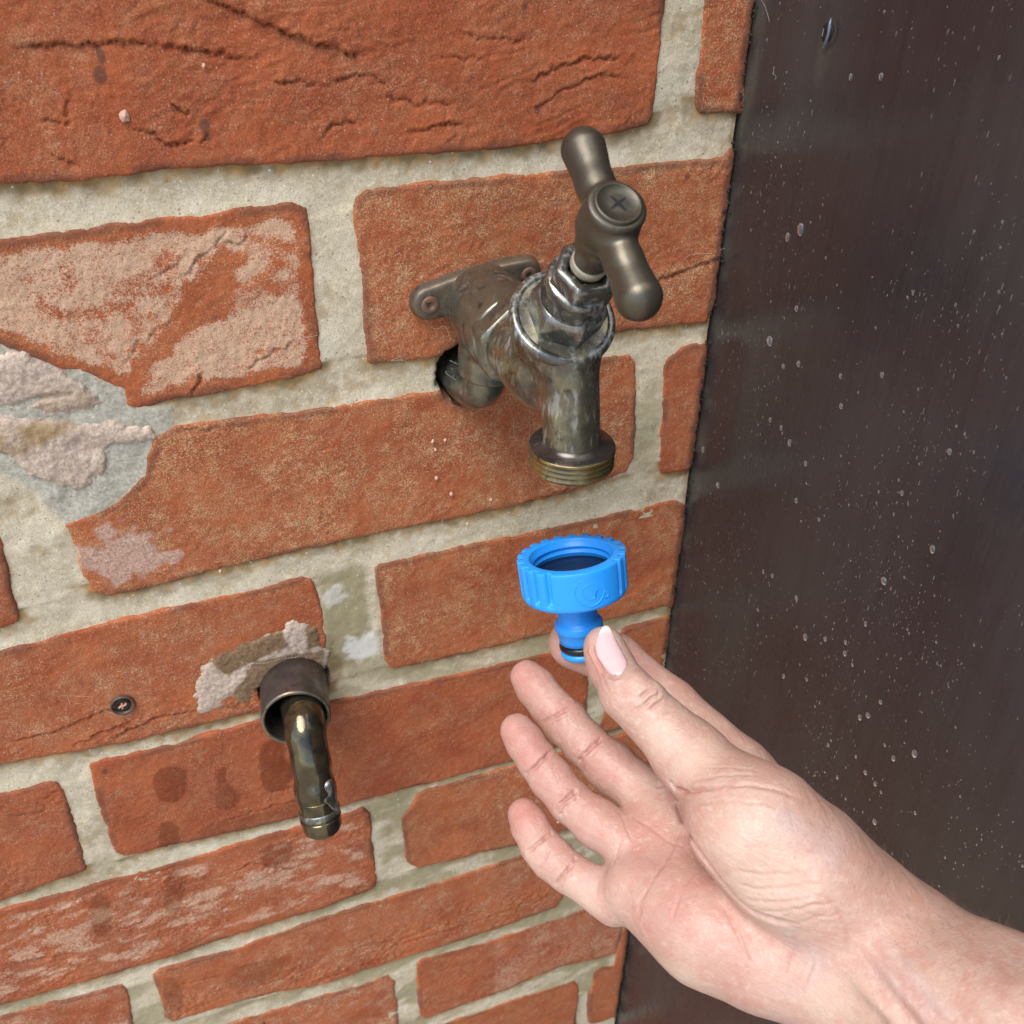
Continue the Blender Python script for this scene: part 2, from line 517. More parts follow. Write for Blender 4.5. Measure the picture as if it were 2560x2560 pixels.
M_RUBBER = plain('black_rubber', (0.006, 0.006, 0.009), 0.3)

def skin_mat():
    s = Mat('skin')
    n1, n2, n3 = s.noise(45, 4), s.noise(150, 5, .65), s.noise(420, 3, .6)
    c = s.mix(s.ramp(n1, .3, .7), (0.49, 0.30, 0.235), (0.56, 0.38, 0.305))
    c = s.mix(s.ramp(n2, .44, .64, 0, .75), c, (0.50, 0.262, 0.205))
    c = s.mix(s.ramp(n3, .5, .75, 0, .45), c, (0.70, 0.545, 0.455))
    c = s.mix(s.ramp(s.noise(60, 3), .55, .75, 0, .35), c, (0.50, 0.37, 0.36))
    c = s.mix(s.math('MULTIPLY', s.attr('flush'), .85), c, (0.48, 0.20, 0.165))
    c = s.mix(s.math('MULTIPLY', s.attr('pale'), .7), c, (0.70, 0.54, 0.42))
    c = s.mix(s.math('MULTIPLY', s.attr('vein'), .45), c, (0.46, 0.43, 0.47))
    c = s.mix(s.math('MULTIPLY', s.attr('tan'), .7), c, (0.46, 0.26, 0.195))
    c = s.mix(s.math('MULTIPLY', s.attr('crease'), .45), c, (0.40, 0.165, 0.145))  # darkens the creases: their shade is put into the skin colour
    la = s.node('ShaderNodeTexVoronoi', feature='DISTANCE_TO_EDGE'); s.put(la.inputs['Vector'], s.scaled((1, 1, 1.7))); la.inputs['Scale'].default_value = 620
    lb = s.node('ShaderNodeTexVoronoi', feature='DISTANCE_TO_EDGE'); s.put(lb.inputs['Vector'], s.scaled((1.5, 1, .8))); lb.inputs['Scale'].default_value = 260
    st = s.noise(800, 3, .6, vec=s.scaled((.5, .5, 2.4)))
    ln = s.math('ADD', s.ramp(la.outputs['Distance'], 0, .16), s.math('MULTIPLY', s.ramp(lb.outputs['Distance'], 0, .06), .9))
    h = s.math('ADD', s.math('MULTIPLY', ln, .28), s.math('MULTIPLY', st, .9))
    c = s.mix(s.math('MULTIPLY', s.ramp(lb.outputs['Distance'], 0, .035, 1, 0), .08), c, (0.44, 0.21, 0.18))
    return s.set(Base_Color=c, Roughness=s.ramp(n2, .3, .7, .38, .52), Normal=s.bump(h, 0.3, 0.0006),
                 Subsurface_Weight=0.18, Subsurface_Radius=(1.0, .35, .2), Subsurface_Scale=0.0014, Specular_IOR_Level=.45)
M_SKIN = skin_mat()

def nail_mat():
    s = Mat('pink_nail')
    st = s.noise(900, 2, vec=s.scaled((1, 1, 1)))
    return s.set(Base_Color=s.mix(s.attr('free'), (0.72, 0.50, 0.50), (0.80, 0.70, 0.66)), Roughness=.22, Normal=s.bump(st, .06, .0004),
                 Subsurface_Weight=.15, Subsurface_Radius=(1, .4, .3), Subsurface_Scale=.002, Coat_Weight=.5, Coat_Roughness=.15)
M_NAIL = nail_mat()

def board_mat():
    s = Mat('dark_board')
    g = s.noise(220, 5, .65, vec=s.scaled((1, 1, .06)))
    g2 = s.noise(900, 4, .7, vec=s.scaled((1, 1, .12)))
    big = s.noise(9, 4)
    c = s.mix(s.ramp(big, .3, .7), (0.032, 0.026, 0.027), (0.046, 0.041, 0.041))
    c = s.mix(s.ramp(g, .45, .75, 0, .4), c, (0.022, 0.016, 0.017))
    c = s.mix(s.ramp(g2, .60, .82, 0, .25), c, (0.13, 0.125, 0.125))
    c = s.mix(s.attr('dirt'), c, s.mix(g2, (0.05, 0.045, 0.035), (0.13, 0.12, 0.10)))
    ro = s.math('ADD', s.math('ADD', s.ramp(g2, .35, .7, .14, .26), s.ramp(big, .35, .65, 0, .14)), s.math('MULTIPLY', s.ramp(s.noise(120, 3), .4, .7), .1))
    h = s.math('ADD', g, s.math('MULTIPLY', g2, .5))
    return s.set(Base_Color=c, Roughness=ro, Normal=s.bump(h, .13, .0006), Specular_IOR_Level=.5)
M_BOARD = board_mat()
M_WATER = plain('greyed_water', (0.22, 0.222, 0.23), 0.08, Transmission_Weight=.6, IOR=1.33, Specular_IOR_Level=.8)  # grey base colour: lime residue, plus reflected sky put into the colour
M_WEB = plain('cobweb', (0.72, 0.70, 0.66), 0.8)
M_HAIR = plain('fine_hair', (0.30, 0.20, 0.13), 0.6)
M_CRUMB = plain('dark_crumbs', (0.02, 0.017, 0.014), 0.9)
def ground_mat():
    s = Mat('paving')
    return s.set(Base_Color=s.mix(s.noise(6, 5), (0.40, 0.34, 0.26), (0.52, 0.46, 0.36)), Roughness=.9)
M_GROUND = ground_mat()

# ---------------------------------------------------------------- ground
GZ = -ZOFF * 1000
V = np.array([[-30000, -30000, GZ], [30000, -30000, GZ], [30000, 30000, GZ], [-30000, 30000, GZ]], float)
tag(mesh_from('ground', V, [[0, 1, 2, 3]], M_GROUND, smooth=False), 'pale stone paving in front of the brick wall', 'ground', kind='structure')

# ---------------------------------------------------------------- the brick wall
wall = empty('brick_wall', (0, 0, GZ))
tag(wall, 'old red brick wall with thick pale mortar joints behind the tap', 'wall')
END = 209.4         # the wall runs up to the dark board here
BR = [
 # outline on the wall face (x, z), then the look of that brick
 ([(-31.71, -89.71), (-13.62, -91.11), (16.37, -89.86), (39.77, -90.52), (59.26, -91.58), (86.59, -92.13), (104.42, -92.47), (130.4, -92.41), (149.66, -91.55), (165.5, -90.69), (173.47, -89.37), (174.86, -87.03), (174.53, -75.89), (175.09, -66.01), (175.26, -54.86)] + [(175, -27), (-60, -25), (-62, -92)],
  dict(fold=.36, tone=.25, sx=.012, sz=.05, bloom=.0, proud=.5)),
 ([(192.39, -52.41), (192.52, -62.01), (193.08, -71.96), (193.18, -85.02), (194.69, -86.88), (203.55, -88.05), (211.76, -88.28)] + [(END, -80), (END, -27), (193, -27)], dict(yellow=.95, bloom=.12, tone=.2)),
 ([(-90, -158), (-120, -167), (-166, -167), (-166, -105)] + [(-36.4, -108.25), (-18.78, -107.72), (0.96, -107.18), (24.62, -106.79), (41.05, -106.03), (49.72, -106.09), (52.9, -107.96), (53.63, -112.52), (52.97, -125.78), (52.52, -144.49), (52.42, -162.43), (44.77, -164.43), (24.61, -165.47), (3.43, -165.79), (-8.49, -167.25), (-10.79, -166.03), (-10.11, -159.02), (-13.86, -157.78), (-17.88, -154.96), (-23.08, -150.47), (-28.8, -148.95), (-36.75, -142.86), (-43.82, -137.61), (-47.83, -135.75), (-52.37, -136.11)],
  dict(bloom=1.4, tone=.3, fold=.2, sx=.03, sz=.03, ang=.6, flake=1, rim=1)),
 ([(69.98, -110.29), (71, -106.06), (73.92, -104.46), (86, -103.93), (111.64, -104.32), (130.7, -104.35), (160.55, -104.95), (192.02, -105.39), (207.3, -105.62)] + [(END, -103), (END, -163)] + [(207.11, -167.76), (188.09, -166.98), (165.16, -166.66), (132.22, -165.76), (111.21, -165.04), (96.92, -165.1), (82.97, -164.54), (71.7, -163.74), (70.99, -157.23), (71.1, -139.4), (70.85, -122.51)],
  dict(yellow=.72, bloom=.06, tone=.45, fold=.35)),
 ([(-4.45, -181.03), (0.91, -178.5), (13.62, -179.27), (43.03, -180.58), (70.14, -181.02), (96.44, -181.56), (132.59, -180.68), (154.74, -179.4), (174.36, -178.72), (177, -182.16), (179.07, -205.13), (179.81, -227.03), (177.55, -232.67), (158, -235.9), (143.56, -238.02), (124.59, -237.95), (99.31, -238.38), (66.28, -237.99), (36.73, -238.87), (4.44, -239.7), (-22.87, -241.71), (-33.06, -241.16), (-36.78, -238.62), (-38.85, -231.14), (-38.54, -218.07), (-40.26, -209.11), (-31.63, -207.99), (-24.39, -205.38), (-19.98, -202.79), (-14.35, -198.46), (-10.45, -194.67), (-8.29, -187.72), (-5.9, -185.2), (-5.48, -181.88)],
  dict(yellow=.9, bloom=.06, tone=.3, fold=.25, blot=[([(-23.49, -225.47)], 14)])),
 ([(192.29, -185.63), (193.24, -183.42), (198.8, -179.62), (203.83, -179.25), (208.73, -179.56)] + [(END, -181), (END, -237)] + [(208.87, -237.99), (201, -237.68), (196.25, -236.94), (194.69, -232), (193.55, -207.84), (192.51, -194.05)], dict(tone=.5, yellow=.2, bloom=.05)),
 ([(-312, -181), (-94, -180)] + [(-62.5, -207.51), (-63.31, -218.71), (-64.52, -229.01), (-65.15, -238.58), (-65.65, -244.17), (-71.24, -246.04)] + [(-312, -240)], dict(tone=.5)),
 ([(-176, -315), (-176, -257)] + [(-74.44, -258.7), (-63.6, -258.69), (-54.13, -257.41), (-44.71, -256.85), (-25.51, -255.72), (6.1, -255.27), (22.44, -255.29), (37.18, -254.24), (40.01, -255.55), (41.56, -263.62), (42.53, -273.72), (41.75, -298.46), (40.43, -315.1), (23.54, -318.84), (1.39, -317.37), (-22.34, -317), (-41.2, -316.92), (-68.82, -313.59), (-87.92, -312.03)],
  dict(fold=.9, tone=.35, sx=.03, sz=.1, foldlow=1, bloom=.2)),
 ([(67.38, -257.75), (68.62, -255.61), (78.41, -256), (110.57, -255.72), (146.72, -256.32), (184.69, -255.78), (204.4, -255.51)] + [(END, -260), (END, -317)] + [(204.29, -315.23), (184.55, -315.13), (157.11, -313.92), (130.68, -314.05), (100.1, -313.88), (80.39, -313.35), (71.04, -311.92), (68.79, -305.53), (68.78, -278.45), (67.65, -263.91)], dict(yellow=.7, tone=.35, fold=.3)),
 ([(-288, -389), (-288, -327)] + [(-92.46, -329.98), (-80.68, -330.34), (-74.87, -329.49), (-71.92, -330.69), (-70.91, -333.38), (-71, -342.92), (-71.37, -361.62), (-72.28, -384.75), (-73.46, -387.18), (-83.57, -387.55), (-107.79, -390.61)], dict(tone=.5, fold=.7, sx=.04, sz=.12, bloom=.1)),
 ([(-56.48, -326.25), (-53.26, -325.59), (-27.91, -327.02), (6.72, -325.37), (46.08, -325.08), (74.87, -326.76), (110.06, -328.2), (141.62, -329.02), (162.84, -329.28), (165.75, -336.35), (166.68, -361.48), (166.28, -389.58), (161.18, -393.53), (126.46, -393.94), (95.81, -393.49), (53.26, -391.89), (25.29, -391.14), (-1.55, -389.33), (-34.16, -386.4), (-55.2, -384.58), (-57.32, -381.73), (-57.8, -373.07), (-57.96, -353.56), (-57.03, -333.8)],
  dict(tone=.3, fold=.4, sx=.03, sz=.1, foldlow=1, wets=[([(-34.79, -336.77), (-21.13, -338.16), (-23.75, -354.09), (-27.46, -360.24), (-31.56, -360.62), (-35.54, -355.45), (-36.54, -348.83)], 1), ([(-9.47, -346.11), (-5.38, -346.02), (-6.6, -357.63), (-0.94, -367.06), (-6.57, -373.75), (-14.52, -372.17), (-11.85, -358.99)], .8), ([(9.99, -336.76), (21.59, -336.08), (18.41, -353.63), (23.74, -359.23), (17.61, -371.11), (8.04, -370.79), (7.48, -352.81)], 1), ([(-38.29, -370.92), (-33.64, -370.06), (-30.59, -376.13), (-32.49, -390.19), (-39.65, -391.44), (-40.83, -382.61)], .9), ([(-24.27, -382.63), (-11.99, -378.76), (11.34, -383.25), (21.87, -376.54), (28.06, -388.51), (-1.41, -388.26), (-22.76, -387.81)], .6)])),
 ([(183.57, -330.26), (185.45, -325.74), (208.67, -323.52)] + [(END, -335), (END, -392)] + [(176.04, -393.19), (182.76, -363.28)], dict(tone=.4, yellow=.4)),
 ([(-166, -457), (-166, -402)] + [(-109.93, -399.08), (-76.13, -399.61), (-40.84, -400.89), (-18.54, -400.48), (4.39, -400.07), (39.6, -401.21), (50.56, -400.45), (53.63, -405.32), (53.3, -429.64), (53.44, -456.47), (52.25, -461.7), (24.25, -465.15), (-3.55, -463.73), (-52.18, -465.64), (-90.01, -464.2), (-125.85, -462.06)],
  dict(bloom=.6, tone=.2, fold=.8, sx=.02, sz=.09, wets=[([(-1.12, -404.61), (18.72, -405.75), (11.3, -426.62), (1.65, -422)], .8), ([(-75.14, -404.4), (-66.23, -404.93), (-70.09, -435.57), (-79.69, -436.71)], .8), ([(-43.11, -404.49), (-32.7, -405.56), (-38.81, -435.18), (-47.3, -434.99)], .8)], streak=1)),
 ([(80.33, -400.85), (83.64, -399.47), (95.66, -400.08), (125.1, -400.08), (167.51, -400.66)] + [(200, -400), (END, -402), (END, -462)] + [(171.14, -463.41), (132.18, -462.73), (110.04, -458.85), (94.33, -459.13), (77.02, -455.4), (71.86, -449.43), (71.17, -434.45), (71.02, -414.88), (76.21, -408.64)], dict(tone=.3, yellow=.45, fold=.3, splitx=([(96.45, -428.03)], .5))),
 ([(-59.26, -477.22), (-56.98, -475.75), (-22.06, -477.96), (23.29, -475.18), (52.75, -475.65), (83.53, -476.27), (125.89, -475.85), (146.19, -475.13), (159.54, -474.76), (164, -480.54), (165.47, -510.28), (161.79, -524.63), (157.39, -532.2), (115.07, -533.91), (81.66, -532.33), (49.07, -532.14), (18, -530.64), (-2.45, -525.15), (-28.28, -521.76), (-58.16, -519.45), (-59.75, -514.87), (-59.34, -496.23)],
  dict(tone=.3, fold=1.1, sx=.02, sz=.13, foldlow=1, bloom=.3, wets=[([(-58.19, -482.54), (-49.34, -483.01), (-50.23, -511.74), (-58.56, -514.1)], .7), ([(-28.35, -490.46), (-7.2, -492.97), (8.84, -497.19), (-4.28, -514.37), (-28.5, -509.97)], .6)])),
 ([(-290, -474)] + [(-135.49, -472.99), (-128.66, -473.16), (-92.73, -476.85), (-75.36, -477.98), (-73.86, -481.7), (-75.01, -491.5), (-76.99, -510.98), (-80.24, -538.98)] + [(-290, -530)], dict(tone=.4, bloom=.5)),
 ([(73.4, -543.99), (76.04, -540.72), (92.42, -543.6), (118.68, -546.44), (162.43, -546.41), (189.95, -546.25)] + [(END, -490), (END, -540)] + [(201.56, -604.24), (190.68, -603.44), (164.69, -596.89), (127.18, -601.39), (103, -601.51), (75.68, -601.69), (72.95, -595.23), (72.71, -576.59)], dict(tone=.35, fold=.4, bloom=.25, yellow=.5, splitx=([(119.13, -587.24)], 1))),
 ([(-68.26, -539.03), (16.71, -544.12), (37.47, -546.48), (55.26, -545.77), (57.75, -551), (57.8, -578.81), (57.87, -614.28), (54.82, -627.69), (-81.5, -613.34)], dict(tone=.3, bloom=.45)),
 ([(21.45, -614.24), (70.43, -616.41), (100.37, -618.55), (127.36, -618.33), (158.06, -621.14), (173.55, -621.2), (176.93, -628.76), (176.52, -649.31), (177.56, -714.31), (13.41, -708.58)], dict(tone=.4, fold=.3)),
 ([(189.17, -620), (192, -617.39), (202.89, -621.23)] + [(END - .5, -555), (END - .5, -606)] + [(207.74, -683.31), (199.69, -682.95), (190, -680.83), (187.48, -659.33)], dict(tone=.45)),
] + [([(a, c), (a, d), (b, d), (b, c)], dict(tone=t_, bloom=bl_, fold=.3)) for a, b, c, d, t_, bl_ in ((-295, -76, -92, -28, .3, .1), (-315, -182, -166, -105, .5, .3), (-315, -192, -315, -257, .3, .1), (-315, -182, -457, -402, .4, .3), (-315, -15, -606, -545, .4, .2))]
def box_of(P, mg):
    P = np.array(P); return P[:, 0].min() - mg, P[:, 0].max() + mg, P[:, 1].min() - mg, P[:, 1].max() + mg

HOLE = [(107.8, -174.46)][0]            # the ragged hole round the supply pipe
SLV = [(28.31, -308.5)][0]            # the pipe sleeve lower down
def hole_depth(X, Z, sleeve=True):
    d = np.hypot((X - HOLE[0]) * 1.0, (Z - HOLE[1]) * .92) + 1.2 * noise2(X * .25, Z * .25, 5)
    h = 26 * sstep(12.6, 9.8, d)
    if not sleeve: return h
    d2 = np.hypot(X - SLV[0], Z - SLV[1]) + 1.5 * noise2(X * .2, Z * .2, 9)
    return h + 22 * sstep(15.5, 12.5, d2)

# explicit tears in the clay, as lines on the wall face with width and depth
CRACKS = [(0, [(29.69, -45.05), (37.92, -48.05), (44.87, -51.34), (53.5, -55.08), (60.91, -58.28), (68.6, -60.71), (78.05, -64.17)], 2.6, 2.6), (0, [(-22.83, -54.56), (-15.15, -55.48), (-3.09, -55.84), (8.07, -55.33), (20.47, -57.33), (34.66, -60.32), (46.49, -62.4)], 1.6, 1.5),
 (0, [(46.39, -69.4), (55.13, -68.47), (66.06, -71.41)], 1.0, 1.0), (0, [(64.59, -69.81), (76.13, -68.26), (84.23, -71.81)], 1.0, 1.0), (0, [(-18.27, -74.36), (-8.88, -76.07)], .8, 1.0), (0, [(-17.52, -83.11), (-10.01, -87.8)], .9, 1.0),
 (0, [(4.44, -77.52), (12.01, -80.33), (14.48, -83.24), (19.6, -84.27), (28.33, -82.38)], .9, 1.1), (0, [(86.84, -87.05), (93.92, -85.17), (108.17, -84.29)], 1, 1.2), (0, [(105.1, -57.83), (118.94, -60.77), (129.61, -60.53)], .8, .8),
 (0, [(128.1, -73.81), (137.21, -70.35), (150.18, -67.89), (163.6, -68.31)], 1.0, 1.2), (0, [(130.19, -83.77), (141.23, -77.09), (154.32, -72.99), (166.16, -75.37)], .9, 1.1), (0, [(-12.28, -66.35), (-8.81, -69.37), (-10.43, -73.51)], .8, 1.0), (0, [(17.82, -72.63), (23.24, -75.97)], .9, 1.2),
 (0, [(59.8, -86.01), (65.16, -81.68), (73.53, -81.21)], .8, 1.0), (0, [(77.41, -73.68), (92.47, -77.83), (104.7, -77.88)], .7, .8), (0, [(98.11, -64.23), (106.67, -65.77), (115.43, -65.18)], .6, .7),
 (2, [(29.4, -107.31), (27.39, -112.16), (24.11, -115.55), (19.5, -118.97), (12, -125.02)], .8, .8), (2, [(35.17, -113.04), (32.38, -115.31), (26.58, -115.49)], .9, 1.2), (2, [(0.68, -125.29), (11.14, -120.54), (14.87, -117.54)], .8, .8), (2, [(8.59, -166.1), (12.08, -160.68), (13.74, -158.97)], 1.0, 1.8), (2, [(27.11, -160.23), (34.88, -155.52), (46.08, -152.33)], .8, .9), (2, [(-11.25, -153.78), (-4.7, -145.36), (8.16, -138.01)], .7, .6),
 (3, [(180.5, -149.12), (194.85, -145.69), (216.19, -140.93)], 1.3, 1.3), (4, [(125.78, -239.02), (142.34, -237.48), (153.13, -235.89)], 1.4, 1.6), (4, [(1.25, -178.56), (17.07, -180.36)], .8, .8),
 (7, [(-85.49, -302.4), (-66.2, -302.13), (-45.5, -297.67), (-29.81, -300.2)], 1.1, 1.2), (7, [(-62.63, -312.56), (-43.44, -307.44), (-30.21, -313.8)], 1, 1.2), (7, [(-16.33, -306.44), (-5.79, -307.05), (5.8, -317.36)], .8, .8), (7, [(-48.96, -314.63), (-27.05, -307.84), (-1.91, -309.95)], 1.0, 1.2),
 (10, [(8.04, -370.79), (32.37, -369.85), (41.94, -373.71)], .8, .9), (10, [(-21.55, -380.12), (11.76, -379.7), (41.33, -380.88)], .7, .7), (9, [(-79.19, -341.12), (-75.94, -335.88), (-71.55, -334.42)], .9, 1), (9, [(-93.42, -341.67), (-83.96, -344.09), (-77.69, -343.42)], .8, .9),
 (12, [(-12.96, -419.06), (-4.84, -414.04), (13.75, -427.79)], 1, 1.2), (12, [(-118.74, -433.91), (-99.64, -438.39), (-86.52, -441.48)], 1.2, 1.4), (12, [(-115.97, -422.96), (-104.75, -431.29)], .8, 1.0),
 (14, [(53.34, -517.1), (96.08, -520.13), (127.95, -519.1), (147.49, -516.41)], 1.1, 1.4), (14, [(-29.17, -514.6), (-4.28, -514.37), (9.51, -517.42)], 1, 1.2), (14, [(24.9, -506.21), (65.54, -513.74), (90.04, -511.88)], .8, 1.0), (14, [(-51.98, -490.99), (-29.01, -494.9)], .8, .9), (14, [(17.18, -527.04), (46.76, -526.15), (77.15, -527.76)], .8, 1.0),
 (16, [(95.26, -562.01), (108.24, -586.55), (98.04, -592.01)], 1, 1.0)]

def chaikin(L, n=2):
    L = np.asarray(L, float)
    for _ in range(n):
        N_ = np.roll(L, -1, 0)
        L = np.stack([.75 * L + .25 * N_, .25 * L + .75 * N_], 1).reshape(-1, 2)
    return L

SPOTS = [([(1.71, -58.53)][0], 1.1, 2.2), ([(0.59, -63.96)][0], 1.8, 2.4), ([(26.6, -79.66)][0], 1.5, 2.2), ([(26.89, -82.73)][0], 1.1, 1.3), ([(127.28, -51.67)][0], .9, .9), ([(132.41, -82.77)][0], .9, 1.5), ([(191.72, -109.88)][0], 1.2, .8), ([(19.05, -391.12)][0], 1.0, 1.0), ([(-52.71, -330.97)][0], 1.2, 1.6), ([(228.62, -734.2)][0], 1, 1), ([(190.75, -487.08)][0], 1, .8)]
def brick_height(i, P, pr, X, Z):
    sd = poly_sdf(P, X, Z)
    rag = .55 * fbm(X * .11, Z * .11, 40 + i, 3) + .22 * noise2(X * .8, Z * .8, 80 + i)
    t = -(sd + rag) + 1.2
    h = pr.get('proud', .1) - .38 * np.exp(-np.maximum(t, 0) / .5) + np.minimum(t, 0) * 3.0
    h = h + .35 * fbm(X * .03, Z * .03, 7 + i, 3) + .16 * fbm(X * .35, Z * .35, 9 + i, 3)
    fo = pr.get('fold', .15)
    if fo > 0:
        a = pr.get('ang', .12); Xr, Zr = X * math.cos(a) + Z * math.sin(a), -X * math.sin(a) + Z * math.cos(a)
        w = fbm(Xr * .02, Zr * .02, 60 + i, 2) * 2.0
        q = fbm(Xr * pr.get('sx', .03) + w * .3, Zr * pr.get('sz', .07) + w * .2, 100 + i, 4) * 3.4
        fr = q - np.floor(q)
        step = np.where(fr > .86, (1 - fr) / .14, fr / .86)
        gate = sstep(.0, .5, fbm(Xr * .025, Zr * .04, 140 + i, 2) + .25)
        if pr.get('foldlow'):
            zmid = (np.array(P)[:, 1].min() + np.array(P)[:, 1].max()) / 2
            gate = gate * sstep(12, -10, Z - zmid - .14 * 0 * X)
        h = h + fo * .8 * (step - .5) * gate * sstep(0, 3, t)
    for k, L, wd, dp in CRACKS:
        if k != i: continue
        Xw, Zw = X + 1.2 * noise2(X * .3, Z * .3, 3) + .4 * noise2(X * 1.1, Z * 1.1, 13), Z + 1.2 * noise2(X * .3, Z * .3, 4) + .5 * noise2(X * 1.1, Z * 1.1, 14)
        La = np.array(sorted(L))
        d = line_dist(L, Xw, Zw)
        up = Zw > np.interp(Xw, La[:, 0], La[:, 1])
        mx = np.clip((X - La[0, 0]) / max(La[-1, 0] - La[0, 0], 4), 0, 1)
        tp = sstep(0, .18, mx) * sstep(1, .82, mx) * (.75 + .6 * noise2(X * .2, Z * .2, 12))
        # a fold of clay: the lip above stands out, the face drops sharply below it
        dp = dp * .85
        h = h + tp * dp * np.where(up, .55 * np.exp(-d / (wd * 2.2)), -.95 * np.exp(-d / (wd * .9)))
        h = h - tp * .9 * dp * np.exp(-(d / .38) ** 2)
    return h - hole_depth(X, Z), sd

def brick_attrs(i, P, pr, X, Z, sd):
    n = len(X); t = -sd
    lo = fbm(X * .035, Z * .05, 200 + i, 4); mid = fbm(X * .12, Z * .14, 230 + i, 3)
    bloom = np.clip(pr.get('bloom', 0) * (.75 + .55 * lo + .4 * mid), 0, 1)
    if pr.get('streak'):
        s1 = fbm((X + Z * .4) * .055, (Z - X * .1) * .14, 77, 4)
        bloom = np.clip(.65 * sstep(-.2, .6, s1 + .6 * lo) + .25, 0, 1) * sstep(1, 6, t)
    if pr.get('rim'):
        bloom = bloom * sstep(2.0, 5.0, t + 1.5 * mid)
    if pr.get('flake'):
        fl = [(12.66, -125.99), (26.58, -115.49), (34.03, -121.63), (27.34, -133.38), (21.29, -139.93), (10.2, -145.79), (0.4, -153.8), (-8.68, -162.03), (-10.45, -153.91), (0.44, -144.28), (8.47, -136.22)]
        d = poly_sdf(fl, X, Z) + 3 * mid
        bloom = bloom * (.15 + .85 * sstep(-2, 1.5, d)) * (1 - .6 * sstep(-12, -26, Z + 145 + .55 * (X + 5)) * sstep(-40, 10, X))
    yellow = np.clip(max(pr.get('yellow', 0), .3) * (.9 + .7 * lo + .25 * mid), 0, 1)
    tone = np.clip(pr.get('tone', .3) + .5 * lo + .3 * mid, 0, 1)
    wet = np.zeros(n)
    for L, w in pr.get('wets', []):
        d = poly_sdf(chaikin(L), X, Z) + .6 * mid
        wet = np.maximum(wet, w * sstep(.8, -.8, d))
    if 'splitx' in pr:
        (px,), amt = [pr['splitx'][0]], pr['splitx'][1]
        g = sstep(-.6, .6, X - px[0][0])
        bloom = np.maximum(bloom * .4, amt * .42 * g * (1 + .5 * lo)); tone = np.clip(tone * (1 - .4 * g), 0, 1)
    pink = np.zeros(n)
    for c, r in pr.get('blot', []):
        d = np.hypot((X - c[0][0]) * .75, Z - c[0][1]) + 5 * mid + 3 * lo
        pink = np.maximum(pink, .75 * sstep(r * .85, r * .6, d))
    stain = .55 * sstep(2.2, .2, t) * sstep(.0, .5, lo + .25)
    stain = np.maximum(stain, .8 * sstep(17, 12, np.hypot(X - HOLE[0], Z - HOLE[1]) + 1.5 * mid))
    stain = np.maximum(stain, .8 * sstep(3.0, .6, np.abs(X - END) + mid) )  # darker strip along the wall's end
    for (cx, cz), ra, rb in SPOTS:
        stain = np.maximum(stain, .8 * sstep(1.25, .75, np.hypot((X - cx) / ra, (Z - cz) / rb) + .2 * mid))
    return dict(bloom=bloom, yellow=yellow, tone=tone, wet=wet, pink=pink, stain=stain)

def sheet(P, hfun, step, mg=3.0, cull=2.2):
    x0, x1, z0, z1 = box_of(P, mg)
    nx, nz = int((x1 - x0) / step) + 2, int((z1 - z0) / step) + 2
    X, Z = np.meshgrid(x0 + step * np.arange(nx), z0 + step * np.arange(nz), indexing='ij')
    h, sd = hfun(X.ravel(), Z.ravel())
    X, Z = X.ravel(), Z.ravel()
    I = np.arange(nx * nz).reshape(nx, nz)
    F = np.stack([I[:-1, :-1], I[1:, :-1], I[1:, 1:], I[:-1, 1:]], -1).reshape(-1, 4)
    F = F[(sd[F] < cull).any(1)]
    use = np.unique(F); mp = np.full(nx * nz, -1); mp[use] = np.arange(len(use))
    return X[use], Z[use], h[use], sd[use], mp[F]

for i, (P, pr) in enumerate(BR):
    P = [tuple(p) for p in P]
    st = 1.4 if i >= 20 else 0.55 if i in (0, 2) else 0.7 if i in (1, 3, 4, 7, 10) else 0.85
    X, Z, h, sd, F = sheet(P, lambda x, z: brick_height(i, P, pr, x, z), st)
    V = np.stack([X, -h, Z], 1)
    mesh_from('brick', V, F, M_BRICK, wall, attrs=brick_attrs(i, P, pr, X, Z, sd))

# bricks outside the picture, plain blocks of the same bond
def far_brick(x0, x1, z0, z1):
    X = np.array([x0, x1]); bm = []
    V = [(x, y, z) for y in (-.4, 12) for x, z in ((x0 + 1, z0 + 1), (x1 - 1, z0 + 1), (x1 - 1, z1 - 1), (x0 + 1, z1 - 1))]
    V += [(x, .8, z) for x, z in ((x0, z0), (x1, z0), (x1, z1), (x0, z1))]
    F = [[0, 1, 2, 3], [8, 9, 1, 0], [9, 10, 2, 1], [10, 11, 3, 2], [11, 8, 0, 3], [4, 5, 9, 8], [5, 6, 10, 9], [6, 7, 11, 10], [7, 4, 8, 11]]
    return V, F
vf = []
for r in range(-11, 9):
    z0 = -90.5 + 74.5 * r
    for c in range(-3, 2):
        x0 = -42 + 231 * c + (113 if r % 2 else 0)
        x1 = min(x0 + 217, END)
        if x1 - x0 < 20: continue
        z1 = z0 + 60
        if -8 <= r <= 0 and x1 > -300: continue
        vf.append(far_brick(x0, x1, z0, z1))
V, F = join(*vf)
n = len(V)
tag(mesh_from('far_bricks', V, F, M_BRICK, wall, smooth=False,
    attrs=dict(bloom=np.full(n, .1), yellow=np.full(n, .3), tone=np.full(n, .35), wet=np.zeros(n), pink=np.zeros(n), stain=np.zeros(n))), kind='stuff')

